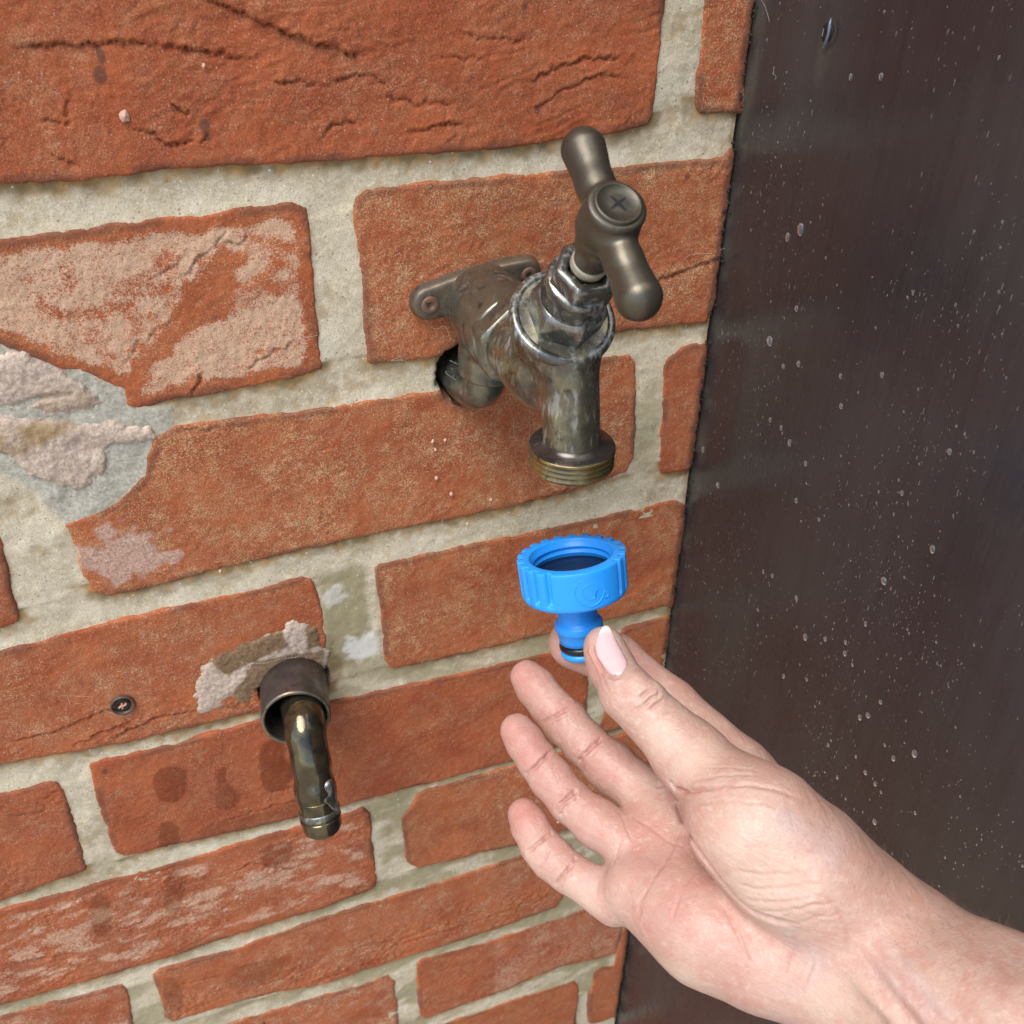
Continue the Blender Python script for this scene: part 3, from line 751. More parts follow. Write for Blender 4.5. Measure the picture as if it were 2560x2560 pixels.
# ---------------------------------------------------------------- mortar, one raised sheet with the struck joints
PATCH = [(-49.3, -135.7), (-44.13, -138.81), (-36.75, -142.86), (-28.8, -148.95), (-23.04, -150.29), (-17.92, -155.15), (-13.89, -157.97), (-10.04, -158.64), (-10.79, -166.03), (2.76, -169.73), (1.63, -177.38), (-0.57, -180.95), (-5.44, -181.68), (-6.07, -185.17), (-8.46, -187.68), (-10.66, -194.84), (-14.31, -198.25), (-19.94, -202.57), (-24.35, -205.17), (-31.59, -207.77), (-40.37, -208.85), (-43.8, -204.2), (-48.02, -193.35), (-55.87, -185.26), (-61.44, -181.98)]
def mortar_field(X, Z):
    near_up = np.full(X.shape, 60.0); near_dn = np.full(X.shape, 60.0); side = np.full(X.shape, 60.0); allsd = np.full(X.shape, 60.0)
    for P, pr in BR:
        x0, x1, z0, z1 = box_of(P, 22)
        k = np.where((X > x0) & (X < x1) & (Z > z0) & (Z < z1))[0]
        if not len(k): continue
        d = poly_sdf(P, X[k], Z[k]); zz = np.array(P)[:, 1]
        allsd[k] = np.minimum(allsd[k], d)
        up = Z[k] < zz.min() + 6; dn = Z[k] > zz.max() - 6
        near_up[k] = np.where(up, np.minimum(near_up[k], d), near_up[k])
        near_dn[k] = np.where(dn, np.minimum(near_dn[k], d), near_dn[k])
        side[k] = np.where(~up & ~dn, np.minimum(side[k], d), side[k])
    u, d = np.maximum(near_up, 0), np.maximum(near_dn, 0)
    f = d / (u + d + .3)                     # 1 under the brick above, 0 on the brick below
    bed = -.4 - .75 * np.sin(np.pi * np.clip(f, 0, 1) ** .75) - .3 * f
    ws = 1 / (np.maximum(side, .2) + .2); wb = 1 / (np.minimum(u, d) + .4)
    h = (bed * wb + (-.5) * ws) / (wb + ws)
    h = h + .5 * fbm(X * .05, Z * .05, 31, 3) + .13 * fbm(X * .3, Z * .3, 32, 3) + .07 * noise2(X * 1.1, Z * 1.1, 33)
    lo = fbm(X * .03, Z * .05, 35, 3); mi = fbm(X * .2, Z * .2, 36, 3)
    pd = poly_sdf(PATCH, X, Z) + .8 * mi
    pin = sstep(1.0, -2.5, pd)
    h = h * (1 - pin) + pin * (-.4 + .5 * fbm(X * .12, Z * .12, 37, 4) + .2 * noise2(X * .9, Z * .9, 38))
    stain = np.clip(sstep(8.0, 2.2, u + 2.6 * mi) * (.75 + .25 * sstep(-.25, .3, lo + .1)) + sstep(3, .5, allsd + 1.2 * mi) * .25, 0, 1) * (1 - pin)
    green = np.clip(sstep(-330, -440, Z + 30 * lo) * sstep(-.3, .4, lo) * .75 + sstep(-250, -330, Z) * sstep(10, 60, X) * sstep(-.4, .3, lo) * .7, 0, .85)
    green = np.maximum(green, .6 * sstep(9, 4, np.hypot((X - 186) * .9, (Z + 215) * .35) + 3 * mi))
    wet = .9 * sstep(22, 12, np.hypot(X - SLV[0] - 4, Z - SLV[1] - 6) + 4 * mi)
    wet = np.maximum(wet, .7 * sstep(2.5, .5, np.abs(X - END) + mi))  # mortar darkened along the wall's end
    h = h - hole_depth(X, Z)
    grey = pin * .95
    bx, bz = [(53.18, -281.16)][0]
    blk = sstep(11, 8, np.abs(X - bx) + mi) * sstep(30, 24, np.abs(Z - bz) + mi)
    green = np.maximum(green, 1.0 * blk)
    dirty = sstep(.05, .5, fbm(X * .022, Z * .06, 39, 3)) * .45 * (1 - pin)
    stain = np.maximum(stain, dirty * sstep(-.3, .3, mi))
    wx, wz = [(58.36, -296.71)][0]
    white = .9 * sstep(8.5, 5.5, np.hypot((X - wx) * .85, Z - wz) + 3 * mi)
    wx, wz = [(48.95, -265.7)][0]
    white = np.maximum(white, .6 * sstep(6.5, 4, np.hypot(X - wx, Z - wz) + 3 * mi))
    return h, allsd, dict(stain=stain, green=green, wet=wet, grey=grey, white=white)
x0, x1, z0, z1 = -322.0, END + .4, -640.0, -22.0
st = 1.0
nx, nz = int((x1 - x0) / st) + 1, int((z1 - z0) / st) + 1
X, Z = np.meshgrid(np.linspace(x0, x1, nx), np.linspace(z0, z1, nz), indexing='ij')
h, sd, at = mortar_field(X.ravel(), Z.ravel())
I = np.arange(nx * nz).reshape(nx, nz)
F = np.stack([I[:-1, :-1], I[1:, :-1], I[1:, 1:], I[:-1, 1:]], -1).reshape(-1, 4)
keep = (sd[F] > -3.5).any(1) | (np.hypot(X.ravel() - HOLE[0], Z.ravel() - HOLE[1])[F] < 18).any(1) | (np.hypot(X.ravel() - SLV[0], Z.ravel() - SLV[1])[F] < 20).any(1)
F = F[keep]
use = np.unique(F); mp = np.full(nx * nz, -1); mp[use] = np.arange(len(use))
V = np.stack([X.ravel(), -h, Z.ravel()], 1)[use]
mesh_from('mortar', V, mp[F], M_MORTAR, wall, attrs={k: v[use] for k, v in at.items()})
# the core of the wall behind, with the mortar beyond the picture
V = np.array([(x, y, z) for y in (27, 120) for x, z in ((-800, GZ), (END, GZ), (END, 700), (-800, 700))], float)
F = [[0, 1, 2, 3], [5, 4, 7, 6], [4, 0, 3, 7], [1, 5, 6, 2], [3, 2, 6, 7]]
n = 8
def front(x0, x1, z0, z1):
    return [(x0, 2.2, z0), (x1, 2.2, z0), (x1, 2.2, z1), (x0, 2.2, z1)], [[0, 1, 2, 3]]
V, F = join((V, F), front(-800, -322, GZ, 700), front(-322, END, GZ, -640), front(-322, END, -22, 700))
z_ = np.zeros(len(V))
mesh_from('wall_core', V, F, M_MORTAR, wall, smooth=False, attrs=dict(stain=z_, green=z_, wet=z_, grey=z_, white=z_))

# broken pink render left on the repair at the left, and the lime smear over the sleeve
def patch(P, base, seed, ridge=None, wets=(), dark_bands=()):
    def hf(X, Z):
        sd = poly_sdf(P, X, Z) + 1.2 * fbm(X * .25, Z * .25, seed, 3)
        t = -sd
        h = base - .9 * np.exp(-np.maximum(t, 0) / 1.4) + np.minimum(t, 0) * 2 + .38 * fbm(X * .08, Z * .08, seed + 1, 4) + .25 * fbm(X * .5, Z * .5, seed + 2, 2)
        if ridge is not None:
            for L, w, dp in ridge:
                h = h - dp * np.exp(-(line_dist(L, X, Z + noise2(X * .3, Z * .3, 2)) / w) ** 2)
        return h - hole_depth(X, Z, False), sd
    X, Z, h, sd, F = sheet(P, hf, .7)
    mi = fbm(X * .2, Z * .2, seed + 5, 3)
    wet = np.zeros(len(X)); stn = np.zeros(len(X))
    for L, w in wets: wet = np.maximum(wet, w * sstep(1, -.8, poly_sdf(L, X, Z) + mi))
    for L, w in dark_bands: stn = np.maximum(stn, w * sstep(2.5, -2, poly_sdf(L, X, Z) + 1.5 * mi))
    mesh_from('mortar_patch', np.stack([X, -h, Z], 1), F, M_PATCH, wall, attrs=dict(wet=wet, stain=stn))
patch([(-50.78, -141.33), (-45, -142.26), (-38.19, -142.45), (-31.92, -148.81), (-24.7, -155.71), (-19.79, -163.4), (-21.9, -167.18), (-24.38, -169.52), (-15.01, -172.93), (-6.28, -176.68), (-5.09, -180.69), (-13.93, -180.61), (-21.75, -179.46), (-22.74, -184.3), (-22.54, -189.24), (-27.63, -191.38), (-29.93, -194.13), (-33.32, -195.56), (-38.54, -192.23), (-46.33, -186.27), (-49.4, -182.07), (-53.41, -175.51), (-58.53, -170.87)], .9, 300,
      ridge=[([(-52.57, -159.93), (-41.11, -164.38), (-30.63, -167.94), (-23.89, -167.21)], 3.2, 1.7), ([(-47.46, -161.26), (-35.04, -158.89), (-27.84, -159.01)], .8, 1.2), ([(-29.59, -178.29), (-25.41, -180.8)], 3, 1.3)],
      dark_bands=[([(-57.35, -166.38), (-41.92, -167.78), (-25.48, -166.91), (-21.82, -163.62), (-27.68, -169.5), (-44.21, -177.38), (-53.99, -177.82), (-59.92, -176.19)], 1.0), ([(-38.82, -154.78), (-23.66, -158.4), (-21.9, -165.59), (-41.47, -165.89)], .4)])  # brown band along the fold: stain with shade worked into its colour
patch([(-13.23, -302.95), (-9.96, -289.17), (-5.13, -284.92), (3.49, -280.18), (9.38, -278.58), (18.14, -277.84), (27.03, -276.82), (29.4, -272.98), (34.98, -275.19), (40.5, -278.84), (41.43, -289.95), (44.42, -296.58), (42.39, -303.87), (38.48, -306.6), (29.41, -306.7), (18.75, -302.53), (11.18, -306.73), (8.51, -313.59), (3.31, -309.91), (2.11, -306.1), (-2.75, -311.21), (-11.24, -313.18), (-13.79, -306.41)], .6, 340,
      wets=[([(-4.02, -284.41), (9.38, -278.58), (27.03, -276.82), (28.28, -286.75), (18.36, -288.04), (7.05, -292.37), (2.85, -294.86)], 1), ([(1.7, -305.95), (13.86, -289.54), (31.09, -291.17), (42.44, -293.54), (40.18, -303.15), (25.86, -298.49), (16.38, -303.88), (9.57, -313.96), (2.48, -309.62)], .95), ([(35.89, -276.89), (41.15, -279.03), (41.43, -289.95), (35.58, -290.5)], 1)])

# ---------------------------------------------------------------- the dark board standing out from the wall
BX0 = 211.0
board = empty('dark_board', (BX0, 0, GZ))
tag(board, 'tall dark brown board with rain drops at right of the brick wall', 'board')
SCREW = (-40.08, -56.66)
def board_face():
    ys = np.concatenate([[24, -1.2], np.arange(-4, -330, -4.0), np.arange(-340, -700, -40.0)])
    zs = np.concatenate([np.arange(GZ, -700, 50.0), np.arange(-700, 40, 4.0), np.arange(40, 760, 60.0)])
    Y, Zz = np.meshgrid(ys, zs, indexing='ij')
    Y, Zz = Y.ravel(), Zz.ravel()
    bow = .5 * fbm(Y * .01, Zz * .004, 500, 2) + .12 * fbm(Y * .05, Zz * .008, 501, 2)
    dent = 1.3 * np.exp(-((Y - SCREW[0]) ** 2 + (Zz - SCREW[1]) ** 2) / 9)
    I = np.arange(len(Y)).reshape(len(ys), len(zs))
    F = np.stack([I[:-1, :-1], I[1:, :-1], I[1:, 1:], I[:-1, 1:]], -1).reshape(-1, 4)
    dirt = .8 * sstep(-9, -1, Y + 3 * fbm(Y * .2, Zz * .1, 502, 3)) * sstep(-.4, .3, fbm(Y * .1, Zz * .05, 503, 3))
    dirt = np.maximum(dirt, .5 * sstep(3.2, 1.2, np.abs(Y - SCREW[0] + .8)) * sstep(SCREW[1] - 26, SCREW[1] - 2, Zz) * (Zz < SCREW[1] + 1))
    return np.stack([BX0 + .4 + bow + dent, Y, Zz], 1), F, dirt
V, F, dirt = board_face()
mesh_from('board_face', V, F, M_BOARD, board, attrs=dict(dirt=dirt))
V = [(x, y, z) for x in (BX0 + 1.9, BX0 + 22) for y, z in ((-1.2, GZ), (-700, GZ), (-700, 720), (-1.2, 720))]
F = [[7, 6, 5, 4], [0, 1, 5, 4], [1, 2, 6, 5], [2, 3, 7, 6], [3, 0, 4, 7]]
mesh_from('board_core', np.array(V, float), F, M_BOARD, board, smooth=False, attrs=dict(dirt=np.zeros(8)))
# screw sunk into the board: square recess and a curl of swarf beside it
sx = BX0 + .1
o = np.array([sx + .35, SCREW[0], SCREW[1]])
V, F = lathe([(0.01, .55), (1.7, .5), (2.5, .15), (2.75, -.2)], o, (-1, 0, 0), n=28)
scr = mesh_from('screw', V, F, plain('blackened_steel', (0.03, 0.03, 0.036), .4, Metallic=.6), board)
V = np.array([(sx - .28, SCREW[0] + a * .85 + .1, SCREW[1] + b * 1.15) for a, b in ((-1, -1), (1, -1), (1, 1), (-1, 1))], float)
mesh_from('recess', V, [[0, 1, 2, 3]], M_DARK, scr, smooth=False)  # flat dark square, the recess's shade as colour
V = np.array([(sx - .32, SCREW[0] + .95 + a * .28, SCREW[1] + b * 1.15) for a, b in ((-1, -1), (1, -1), (1, 1), (-1, 1))], float)
mesh_from('recess_edge', V, [[0, 1, 2, 3]], plain('bright_steel', (.30, .36, .45), .35, Metallic=.6), scr, smooth=False)
V, F = tube(spline([(sx - .3, SCREW[0] - 1.9, SCREW[1] + 4.6), (sx - .9, SCREW[0] - 2.6, SCREW[1] + 3), (sx - 1.1, SCREW[0] - 3.0, SCREW[1] + .4), (sx - .9, SCREW[0] - 2.2, SCREW[1] - 2.2), (sx - .4, SCREW[0] - .9, SCREW[1] - 4.0), (sx - .2, SCREW[0] - .1, SCREW[1] - 4.6)], 22),
            np.concatenate([np.linspace(.1, .5, 6), np.full(10, .5), np.linspace(.5, .15, 6)]), 10)
mesh_from('swarf_curl', V, F, plain('blue_swarf', (.14, .18, .24), .3, Metallic=.3), scr)

# ---------------------------------------------------------------- the brass garden tap
tap = empty('garden_tap', (112, 0, -143))
tag(tap, 'aged brass garden tap with crosspiece handle screwed to the brick wall', 'tap')
def lug_plate():
    segs = [((92.5, -143.5), 6.0), ((101, -142.5), 7.0), ((111, -141.5), 8.2), ((121, -138.5), 6.3), ((129, -137.2), 5.4)]
    X, Z = np.meshgrid(np.arange(84, 138, .5), np.arange(-160, -126, .5), indexing='ij')
    d = np.full(X.shape, 99.0)
    for (a, ra), (b, rb) in zip(segs[:-1], segs[1:]):
        e = np.array(b) - np.array(a)
        t = np.clip(((X - a[0]) * e[0] + (Z - a[1]) * e[1]) / (e @ e), 0, 1)
        d = np.minimum(d, np.hypot(X - a[0] - t * e[0], Z - a[1] - t * e[1]) - (ra + (rb - ra) * t))
    h = 4.6 - 1.2 * np.exp(-np.maximum(-d, 0) / .6) - np.maximum(d, 0) * 6 + .1 * fbm(X * .3, Z * .3, 5, 2)
    I = np.arange(X.size).reshape(X.shape)
    F = np.stack([I[:-1, :-1], I[1:, :-1], I[1:, 1:], I[:-1, 1:]], -1).reshape(-1, 4)
    F = F[(d.ravel()[F] < .9).any(1)]
    use = np.unique(F); mp = np.full(X.size, -1); mp[use] = np.arange(len(use))
    return np.stack([X.ravel(), -np.maximum(h.ravel(), -1.5), Z.ravel()], 1)[use], mp[F]
V, F = lug_plate()
plate = mesh_from('wall_plate', V, F, M_PLATE, tap)
def screw_head(o, ax, r, depth=.7):
    V, F = lathe([(r * 1.0, -.6), (r, .3), (r * .86, depth), (r * .45, depth + .12), (r * .36, depth - .1), (r * .3, depth - .6), (.01, depth - .7)], o, ax, n=32)
    return V, F
for c, r in (((92.6, -4.6, -143.6), 3.3), ((129.3, -4.5, -137.4), 2.9)):
    V, F = screw_head(c, (0, -1, 0), r)
    mesh_from('screw', V, F, M_STEEL, plate)
# elbow that the supply pipe rises into
AX = (112.5, 0, -146)
el = [('c', 3, (112, -15.5, -147, 11.5), (110.8, -15, -160, 10.8)), ('y', 1.5, (110.8, -15, -158), (110.4, -14.6, -168.2), 10.8), ('y', 3, (112.2, -3, -145.6), (112.7, -33, -146.2), 14.3),
      ('c', 4, (112.2, -20, -146, 12.8), (112.8, -27, -146, 12.8))]
V, F = solid(el, .8); V = smooth_mesh(V, F, 3)
mesh_from('elbow', V, F, M_ELBOW, tap)
for t in (-12.5, -19.5, -26.5):
    V, F = lathe([(13.9, -.4), (14.5, 0), (13.9, .4)], (112.5, t, -145.9), (0, -1, 0), n=64)
    mesh_from('turned_ring', V, F, M_ELBOW, tap)
# supply pipe bending out of the hole into the elbow
pp = spline([(106.5, 22, -178), (106.6, 2, -177.8), (107.6, -8, -176.5), (109, -13.2, -172), (110, -14.6, -164)], 26)
V, F = tube(pp, 7.9, 32)
mesh_from('supply_pipe', V, F, M_ELBOW, tap)
# hexagon behind the body
V, F = hexprism((112.7, -31.5, -145.8), (0, -1, 0), [(11, 11, 0), (15.4, 14.4, 0), (15.4, 16, .9), (15.4, 16, 8.8), (15.4, 14.3, 9.8), (10.5, 10.5, 9.9)], rot=.35)
mesh_from('hex_collar', V, F, M_ELBOW, tap, smooth=False)
# cast body, spout and bonnet seat
SA = np.array([0, -.575, .818]); SA /= np.linalg.norm(SA)
RC0 = np.array([113.2, -72.2, -122.0])                     # middle of the bonnet ring
q = lambda t: tuple(RC0 + SA * t)
body = [('c', 3, (112.2, -32, -145.5, 11.8), (112.8, -60, -144.5, 13.2)), ('c', 4, q(-25) + (12.6,), q(-9) + (12.4,)),
        ('y', 2.2, q(-7.5), q(-.3), 15.4), ('c', 4, (113.4, -77.5, -138, 8.9), (113.5, -81.8, -160.5, 8.7)), ('c', 3, (112.6, -60, -150, 8.0), (113.2, -72, -146, 8.0)),
        ('c', 2.0, (112.5, -50, -157.5, 4.4), (112.5, -51, -159.0, 3.6))]
V, F = solid(body, .7); V = smooth_mesh(V, F, 2)
mesh_from('body', V, F, M_BRASS, tap)
V, F = lathe([(15.7, -3.2), (16.0, -2.6), (16.0, -.9), (15.5, -.1), (14.5, .15), (13.4, -.1), (13.2, -1.2)], RC0, SA, n=80)
mesh_from('bonnet_ring', V, F, M_NUT, tap)
# threaded outlet
oz = -160.4
prof = [(8.2, 3.2), (8.7, 1.2), (9.6, .35), (12.9, .25), (13.35, -.2), (13.4, -1.0)]
for k in range(3):
    z = -1.4 - k * 1.75
    prof += [(12.3, z), (12.3, z - .35), (13.25, z - .85), (13.25, z - 1.2)]
prof += [(12.4, -7.0), (9.5, -7.1), (9.2, -6.5), (9.0, 0)]
V, F = lathe(prof, (113.5, -81.8, oz), (0, 0, 1), n=80)
thr = mesh_from('thread', V, F, M_THREAD, tap)
V, F = lathe([(8.35, 2.4), (9.2, .75), (12.7, .62), (13.1, .35)], (113.5, -81.8, oz), (0, 0, 1), n=72)
mesh_from('outlet_flange', V, F, brass_mat('dark_wet_brass', (0.07, 0.06, 0.06), (0.10, 0.085, 0.07), .6, (.15, .3), .7, thresh=.55), tap)
# bonnet nut, collar, gland nut, spindle
V, F = hexprism(q(-1.0), SA, [(11.6, 11.6, 0), (11.6, 11.6, .6), (11.6, 11.6, 8.2), (11.6, 10.2, 9.8), (9.4, 9.4, 10.4)], rot=.5)
mesh_from('bonnet_nut', V, F, M_NUT, tap, smooth=False)
V, F = lathe([(9.2, 8.2), (9.4, 9.8), (9.4, 14.6), (9.7, 15.0), (9.7, 17.6), (9.3, 18.2), (7.6, 18.3)], RC0, SA, n=64)
mesh_from('bonnet_collar', V, F, M_NUT, tap)
V, F = hexprism(q(17.8), SA, [(9.3, 9.3, 0), (9.3, 9.3, .3), (9.3, 9.3, 5.2), (9.3, 8.3, 6.2), (6.0, 6.0, 6.4), (5.3, 5.3, 5.0), (5.2, 5.2, 1)], rot=.05)
mesh_from('gland_nut', V, F, M_NUT, tap, smooth=False)
V, F = lathe([(4.2, 16), (4.2, 24.2), (5.0, 24.4), (5.15, 25.2), (5.15, 26.6), (4.9, 27.2), (3.9, 27.4), (3.9, 33)], RC0, SA, n=48)
mesh_from('spindle', V, F, M_WHITE, tap)
# crosspiece handle: stem, hub and two swelling arms in one casting
HUB = RC0 + SA * 46.0
ARM1, ARM2 = np.array((114.01, -78.15, -73.62)), np.array((113.87, -114.78, -99.37))      # middles of the two arm ends
HC = HUB - 3 * SA
am = lambda e, t, r: tuple(HC + (e - HC) * t) + (r,)
hp = lambda s, t: tuple(HUB + SA * t)
hd = [('c', 2, hp(0, -18.6) + (4.7,), hp(0, -11) + (5.7,)), ('c', 2, hp(0, -10) + (6.4,), hp(0, -4) + (7.5,)), ('y', 2.5, hp(0, -6.5), hp(0, 4.6), 7.8)]
for e, r in ((ARM1, 6.0), (ARM2, 6.1)):
    hd += [('c', 2.2, am(e, .2, 4.6), am(e, .5, 4.7)), ('c', 2.5, am(e, .5, 4.7), am(e, 1, r))]
V, F = solid(hd, .6); V = smooth_mesh(V, F, 4)
hnd = mesh_from('handle', V, F, M_HANDLE, tap)
V, F = lathe([(6.3, 4.5), (6.2, 5.3), (5.8, 5.6), (5.3, 5.35), (5.0, 5.05), (2.4, 5.1), (.01, 5.15)], HUB, SA, n=48)
cap = mesh_from('handle_screw', V, F, M_HANDLE, hnd)
u_, v_, _ = frame_for(SA); vf = []
for a in (.5, .5 + math.pi / 2):
    d1 = u_ * math.cos(a) + v_ * math.sin(a); d2 = np.cross(SA, d1)
    c = HUB + SA * 5.2
    vf.append(([c + d1 * i * 2.7 + d2 * j * .6 + SA * .02 * (a > 1) for i, j in ((-1, -.3), (0, -1), (1, -.3), (1, .3), (0, 1), (-1, .3))], [[0, 1, 2, 3, 4, 5]]))
V, F = join(*vf)
mesh_from('cross_recess', V, F, M_DARK, cap, smooth=False)  # flat dark cross laid on the cap, painted as a shaded recess

# ---------------------------------------------------------------- sleeve and bent pipe lower down
RIM = np.array((24.93, -22.95, -305.15)); ROOT = np.array([SLV[0] + .5, 6.0, SLV[1] + 1.0])
sa = RIM - ROOT; sl = np.linalg.norm(sa); sa /= sl
slv = empty('pipe_sleeve', (SLV[0], 0, SLV[1]))
tag(slv, 'short tarnished copper sleeve stuck in the wall round the bent pipe', 'pipe')
V, F = lathe([(12.4, 0), (13.9, 0), (13.9, sl * .5), (14.0, sl - .8), (13.8, sl - .1), (13.2, sl), (12.5, sl - .1), (12.3, sl - .8), (12.2, 2), (12.2, 0)], ROOT, sa, n=64)
mesh_from('sleeve_body', V, F, M_SLEEVE, slv)
V, F = lathe([(13.95, sl - .9), (13.75, sl + .05), (13.2, sl + .18), (12.5, sl + .05), (12.35, sl - .9)], ROOT, sa, n=64)
mesh_from('sleeve_rim', V, F, M_WHITE if False else brass_mat('worn_rim', (.26, .22, .15), (.16, .14, .11), .4, (.3, .5), .7), slv)
V, F = lathe([(12.3, 0), (.01, 0)], ROOT + sa * 2, sa, n=32)
mesh_from('sleeve_inside', V, F, M_DARK, slv)
bp = empty('bent_pipe', tuple(RIM))
tag(bp, 'thin wet brown pipe curving down out of the wall sleeve', 'pipe')
path = spline([(29.96, 6, -312.38), (28.25, -14, -304.61), (27.56, -26, -303.08), (26.96, -33, -307.68), (26.78, -38, -316.27), (26.62, -41.5, -325.65), (26.62, -45, -335.92), (26.79, -48, -345.76)], 60)
T = np.linspace(0, 1, 60)
rad = 8.3 + .25 * np.sin(T * 37) * sstep(.3, .5, T) * sstep(.8, .6, T) - .4 * sstep(.2, .6, T)
rad = rad + .5 * np.exp(-((T - .73) / .05) ** 2)
rad[-1] = 6.5; rad[-2] = 7.6
V, F = tube(path, rad, 40)
V = V + (.18 * fbm(V[:, 0] * .25, V[:, 2] * .18, 71, 3))[:, None] * np.array([1, -1, 0])
mesh_from('pipe_bend', V, F, M_COPPER, bp)
def band(t0, t1, r, name, mat, n=6):
    k = np.linspace(t0 * 59, t1 * 59, n); Pp = np.stack([np.interp(k, np.arange(60), path[:, i]) for i in range(3)], 1)
    rr = np.full(n, r); rr[0] -= .5; rr[-1] -= .5
    V, F = tube(Pp, rr, 40, caps=False)
    mesh_from(name, V, F, mat, bp)
band(.845, .885, 8.4, 'pipe_band', M_NUT)
band(.895, .915, 8.35, 'pipe_band', M_COPPER)
band(.775, .782, 8.2, 'wire_ring', M_THREAD, 4)
V, F = solid([('c', 2, tuple(path[40] + np.array([4.5, -5.5, 1])) + (2.6,), tuple(path[47] + np.array([5.5, -4.5, 0])) + (1.6,)), ('c', 2, tuple(path[43] + np.array([2.5, -7.0, 0])) + (1.5,), tuple(path[50] + np.array([6, -4.2, 0])) + (1.3,))], .35)
mesh_from('scale_lump', V, F, M_NUT, bp)

# ---------------------------------------------------------------- old screw left in a plug
scw = empty('old_screw', ([(-39.03, -296.39)][0][0], 0, [(-39.03, -296.39)][0][1]))
tag(scw, 'sunken old screw in a brown plug in the brick left of the pipe', 'screw')
o = ([(-39.03, -296.39)][0][0], -.6, [(-39.03, -296.39)][0][1])
V, F = lathe([(4.7, -1.5), (4.75, .5), (4.4, 1.0), (3.9, .7), (3.6, -.4), (3.4, -1.2), (1.0, -1.3), (.01, -1.3)], o, (0, -1, 0), n=40)
mesh_from('plug', V, F, plain('brown_plug', (.085, .06, .042), .45), scw)
V, F = lathe([(3.3, -1.3), (3.1, .1), (2.6, .35), (1.6, .2), (1.1, -.5), (.01, -.6)], o, (0, -1, 0), n=32)
mesh_from('screw_head', V, F, plain('dark_screw', (.03, .026, .024), .35, Metallic=.5), scw)
V, F = tube(spline([(o[0] - 1.6, -.9, o[2] - .9), (o[0] - .2, -1.3, o[2] + .2), (o[0] + 1.0, -1.2, o[2] + .1), (o[0] + 1.5, -1.0, o[2] + .9)], 12), .45, 8)
V2, F2 = tube(spline([(o[0] - .1, -1.2, o[2] + 1.4), (o[0] + .1, -1.3, o[2] - .2), (o[0] - .4, -1.1, o[2] - 1.6)], 10), .35, 8)
V, F = join((V, F), (V2, F2))
mesh_from('plug_shred', V, F, plain('tan_shred', (.52, .30, .20), .7), scw)

# ---------------------------------------------------------------- blue hose connector
CTOP = np.array((113.78, -84.85, -199.98))
vw = np.array([0, -323.960, 0]) - CTOP; vw /= np.linalg.norm(vw)
dwn = np.array((110.76, -104.81, -228.26)) - np.array((113.78, -84.85, -199.98)); dwn = dwn - vw * (dwn @ vw); dwn /= np.linalg.norm(dwn)
CA = -.375 * vw + math.sqrt(1 - .375 ** 2) * dwn                  # axis from the mouth to the spigot
con = empty('hose_connector', tuple(CTOP))
tag(con, 'bright blue plastic tap connector held between thumb and finger', 'hose connector')
c_front = vw - CA * (vw @ CA); c_front /= np.linalg.norm(c_front)
c_side = np.cross(CA, c_front)
ph0 = -.30                                                  # the plain panel is turned a little
def cap_mod(th, r, t, i):
    a = (th - ph0 + math.pi) % (2 * math.pi) - math.pi
    out = np.full(len(th), r)
    if CAPP[i][2]:
        ribs = np.abs(a) > .62
        ph = (a / (2 * math.pi / 22)) % 1
        g = sstep(.52, .58, ph) * sstep(1.0, .94, ph)
        if len(CAPP[i]) > 3: g = g * CAPP[i][3]
        out = out - 1.9 * g * ribs
    return out
CAPP = [(13.3, 7.0, 0), (13.3, 5.6, 0), (12.7, 5.1, 0), (12.7, 4.7, 0), (13.4, 4.1, 0), (13.4, 3.4, 0), (12.7, 2.9, 0), (12.7, 2.5, 0), (13.5, 1.9, 0), (13.6, .5, 0), (13.9, .06, 0), (14.3, 0, 0), (15.3, 0, 0),
        (17.6, 0.0, 1), (17.75, .12, 1), (17.75, 1, 1), (17.7, 4, 1), (17.6, 8, 1), (17.55, 10.4, 1), (17.5, 11.0, 1, .75), (17.5, 11.4, 1, .3), (17.5, 11.7, 0), (17.45, 12.6, 0), (17.1, 13.3, 0), (16.3, 13.8, 0), (12, 14.0, 0), (7.4, 14.1, 0)]
V, F = lathe([(r[0], r[1]) for r in CAPP], CTOP, CA, n=416, mod=cap_mod, udir=c_front)
capo = mesh_from('threaded_cap', V, F, M_BLUE, con)
def on_cap(ang, t, r): return CTOP + CA * t + r * (np.cos(ang) * c_front + np.sin(ang) * c_side)
_, v_chk, _ = frame_for(CA)
# raised round emblem on the plain panel
def ring_on_cap(a0, t0, rr, notch=None):
    pts = []
    for k in np.linspace(0, 2 * np.pi, 65):
        x, y = rr * math.cos(k), rr * math.sin(k)
        if notch:
            dx, dy = x - notch[0], y - notch[1]
            dd = math.hypot(dx, dy)
            if dd < notch[2]:
                # follow the little circle cut out of the inner disc
                ang = math.atan2(-notch[1], -notch[0]); w = (math.atan2(dy, dx) - ang + math.pi) % (2 * math.pi) - math.pi
                x, y = notch[0] + notch[2] * math.cos(ang + w * .55), notch[1] + notch[2] * math.sin(ang + w * .55)
        pts.append(on_cap(a0 + x / 17.6, t0 + y, 17.56))
    return tube(np.array(pts), .24, 6, caps=False)
SG = -1
a0 = -0.27
vf = [ring_on_cap(a0, 6.6, 4.9), ring_on_cap(a0, 6.6, 2.6, (SG * 2.2, 1.1, 1.2)), ring_on_cap(a0 + SG * 5.3 / 17.6, 9.0, 1.0),
      tube(np.array([on_cap(a0 + SG * (4.5 + .6 * s + 1.6 * s * s) / 17.6, .8 + s * 11, 17.58) for s in np.linspace(0, 1, 14)]), .1, 6, caps=False)]
V, F = join(*vf)
mesh_from('emblem', V, F, M_BLUE, capo)
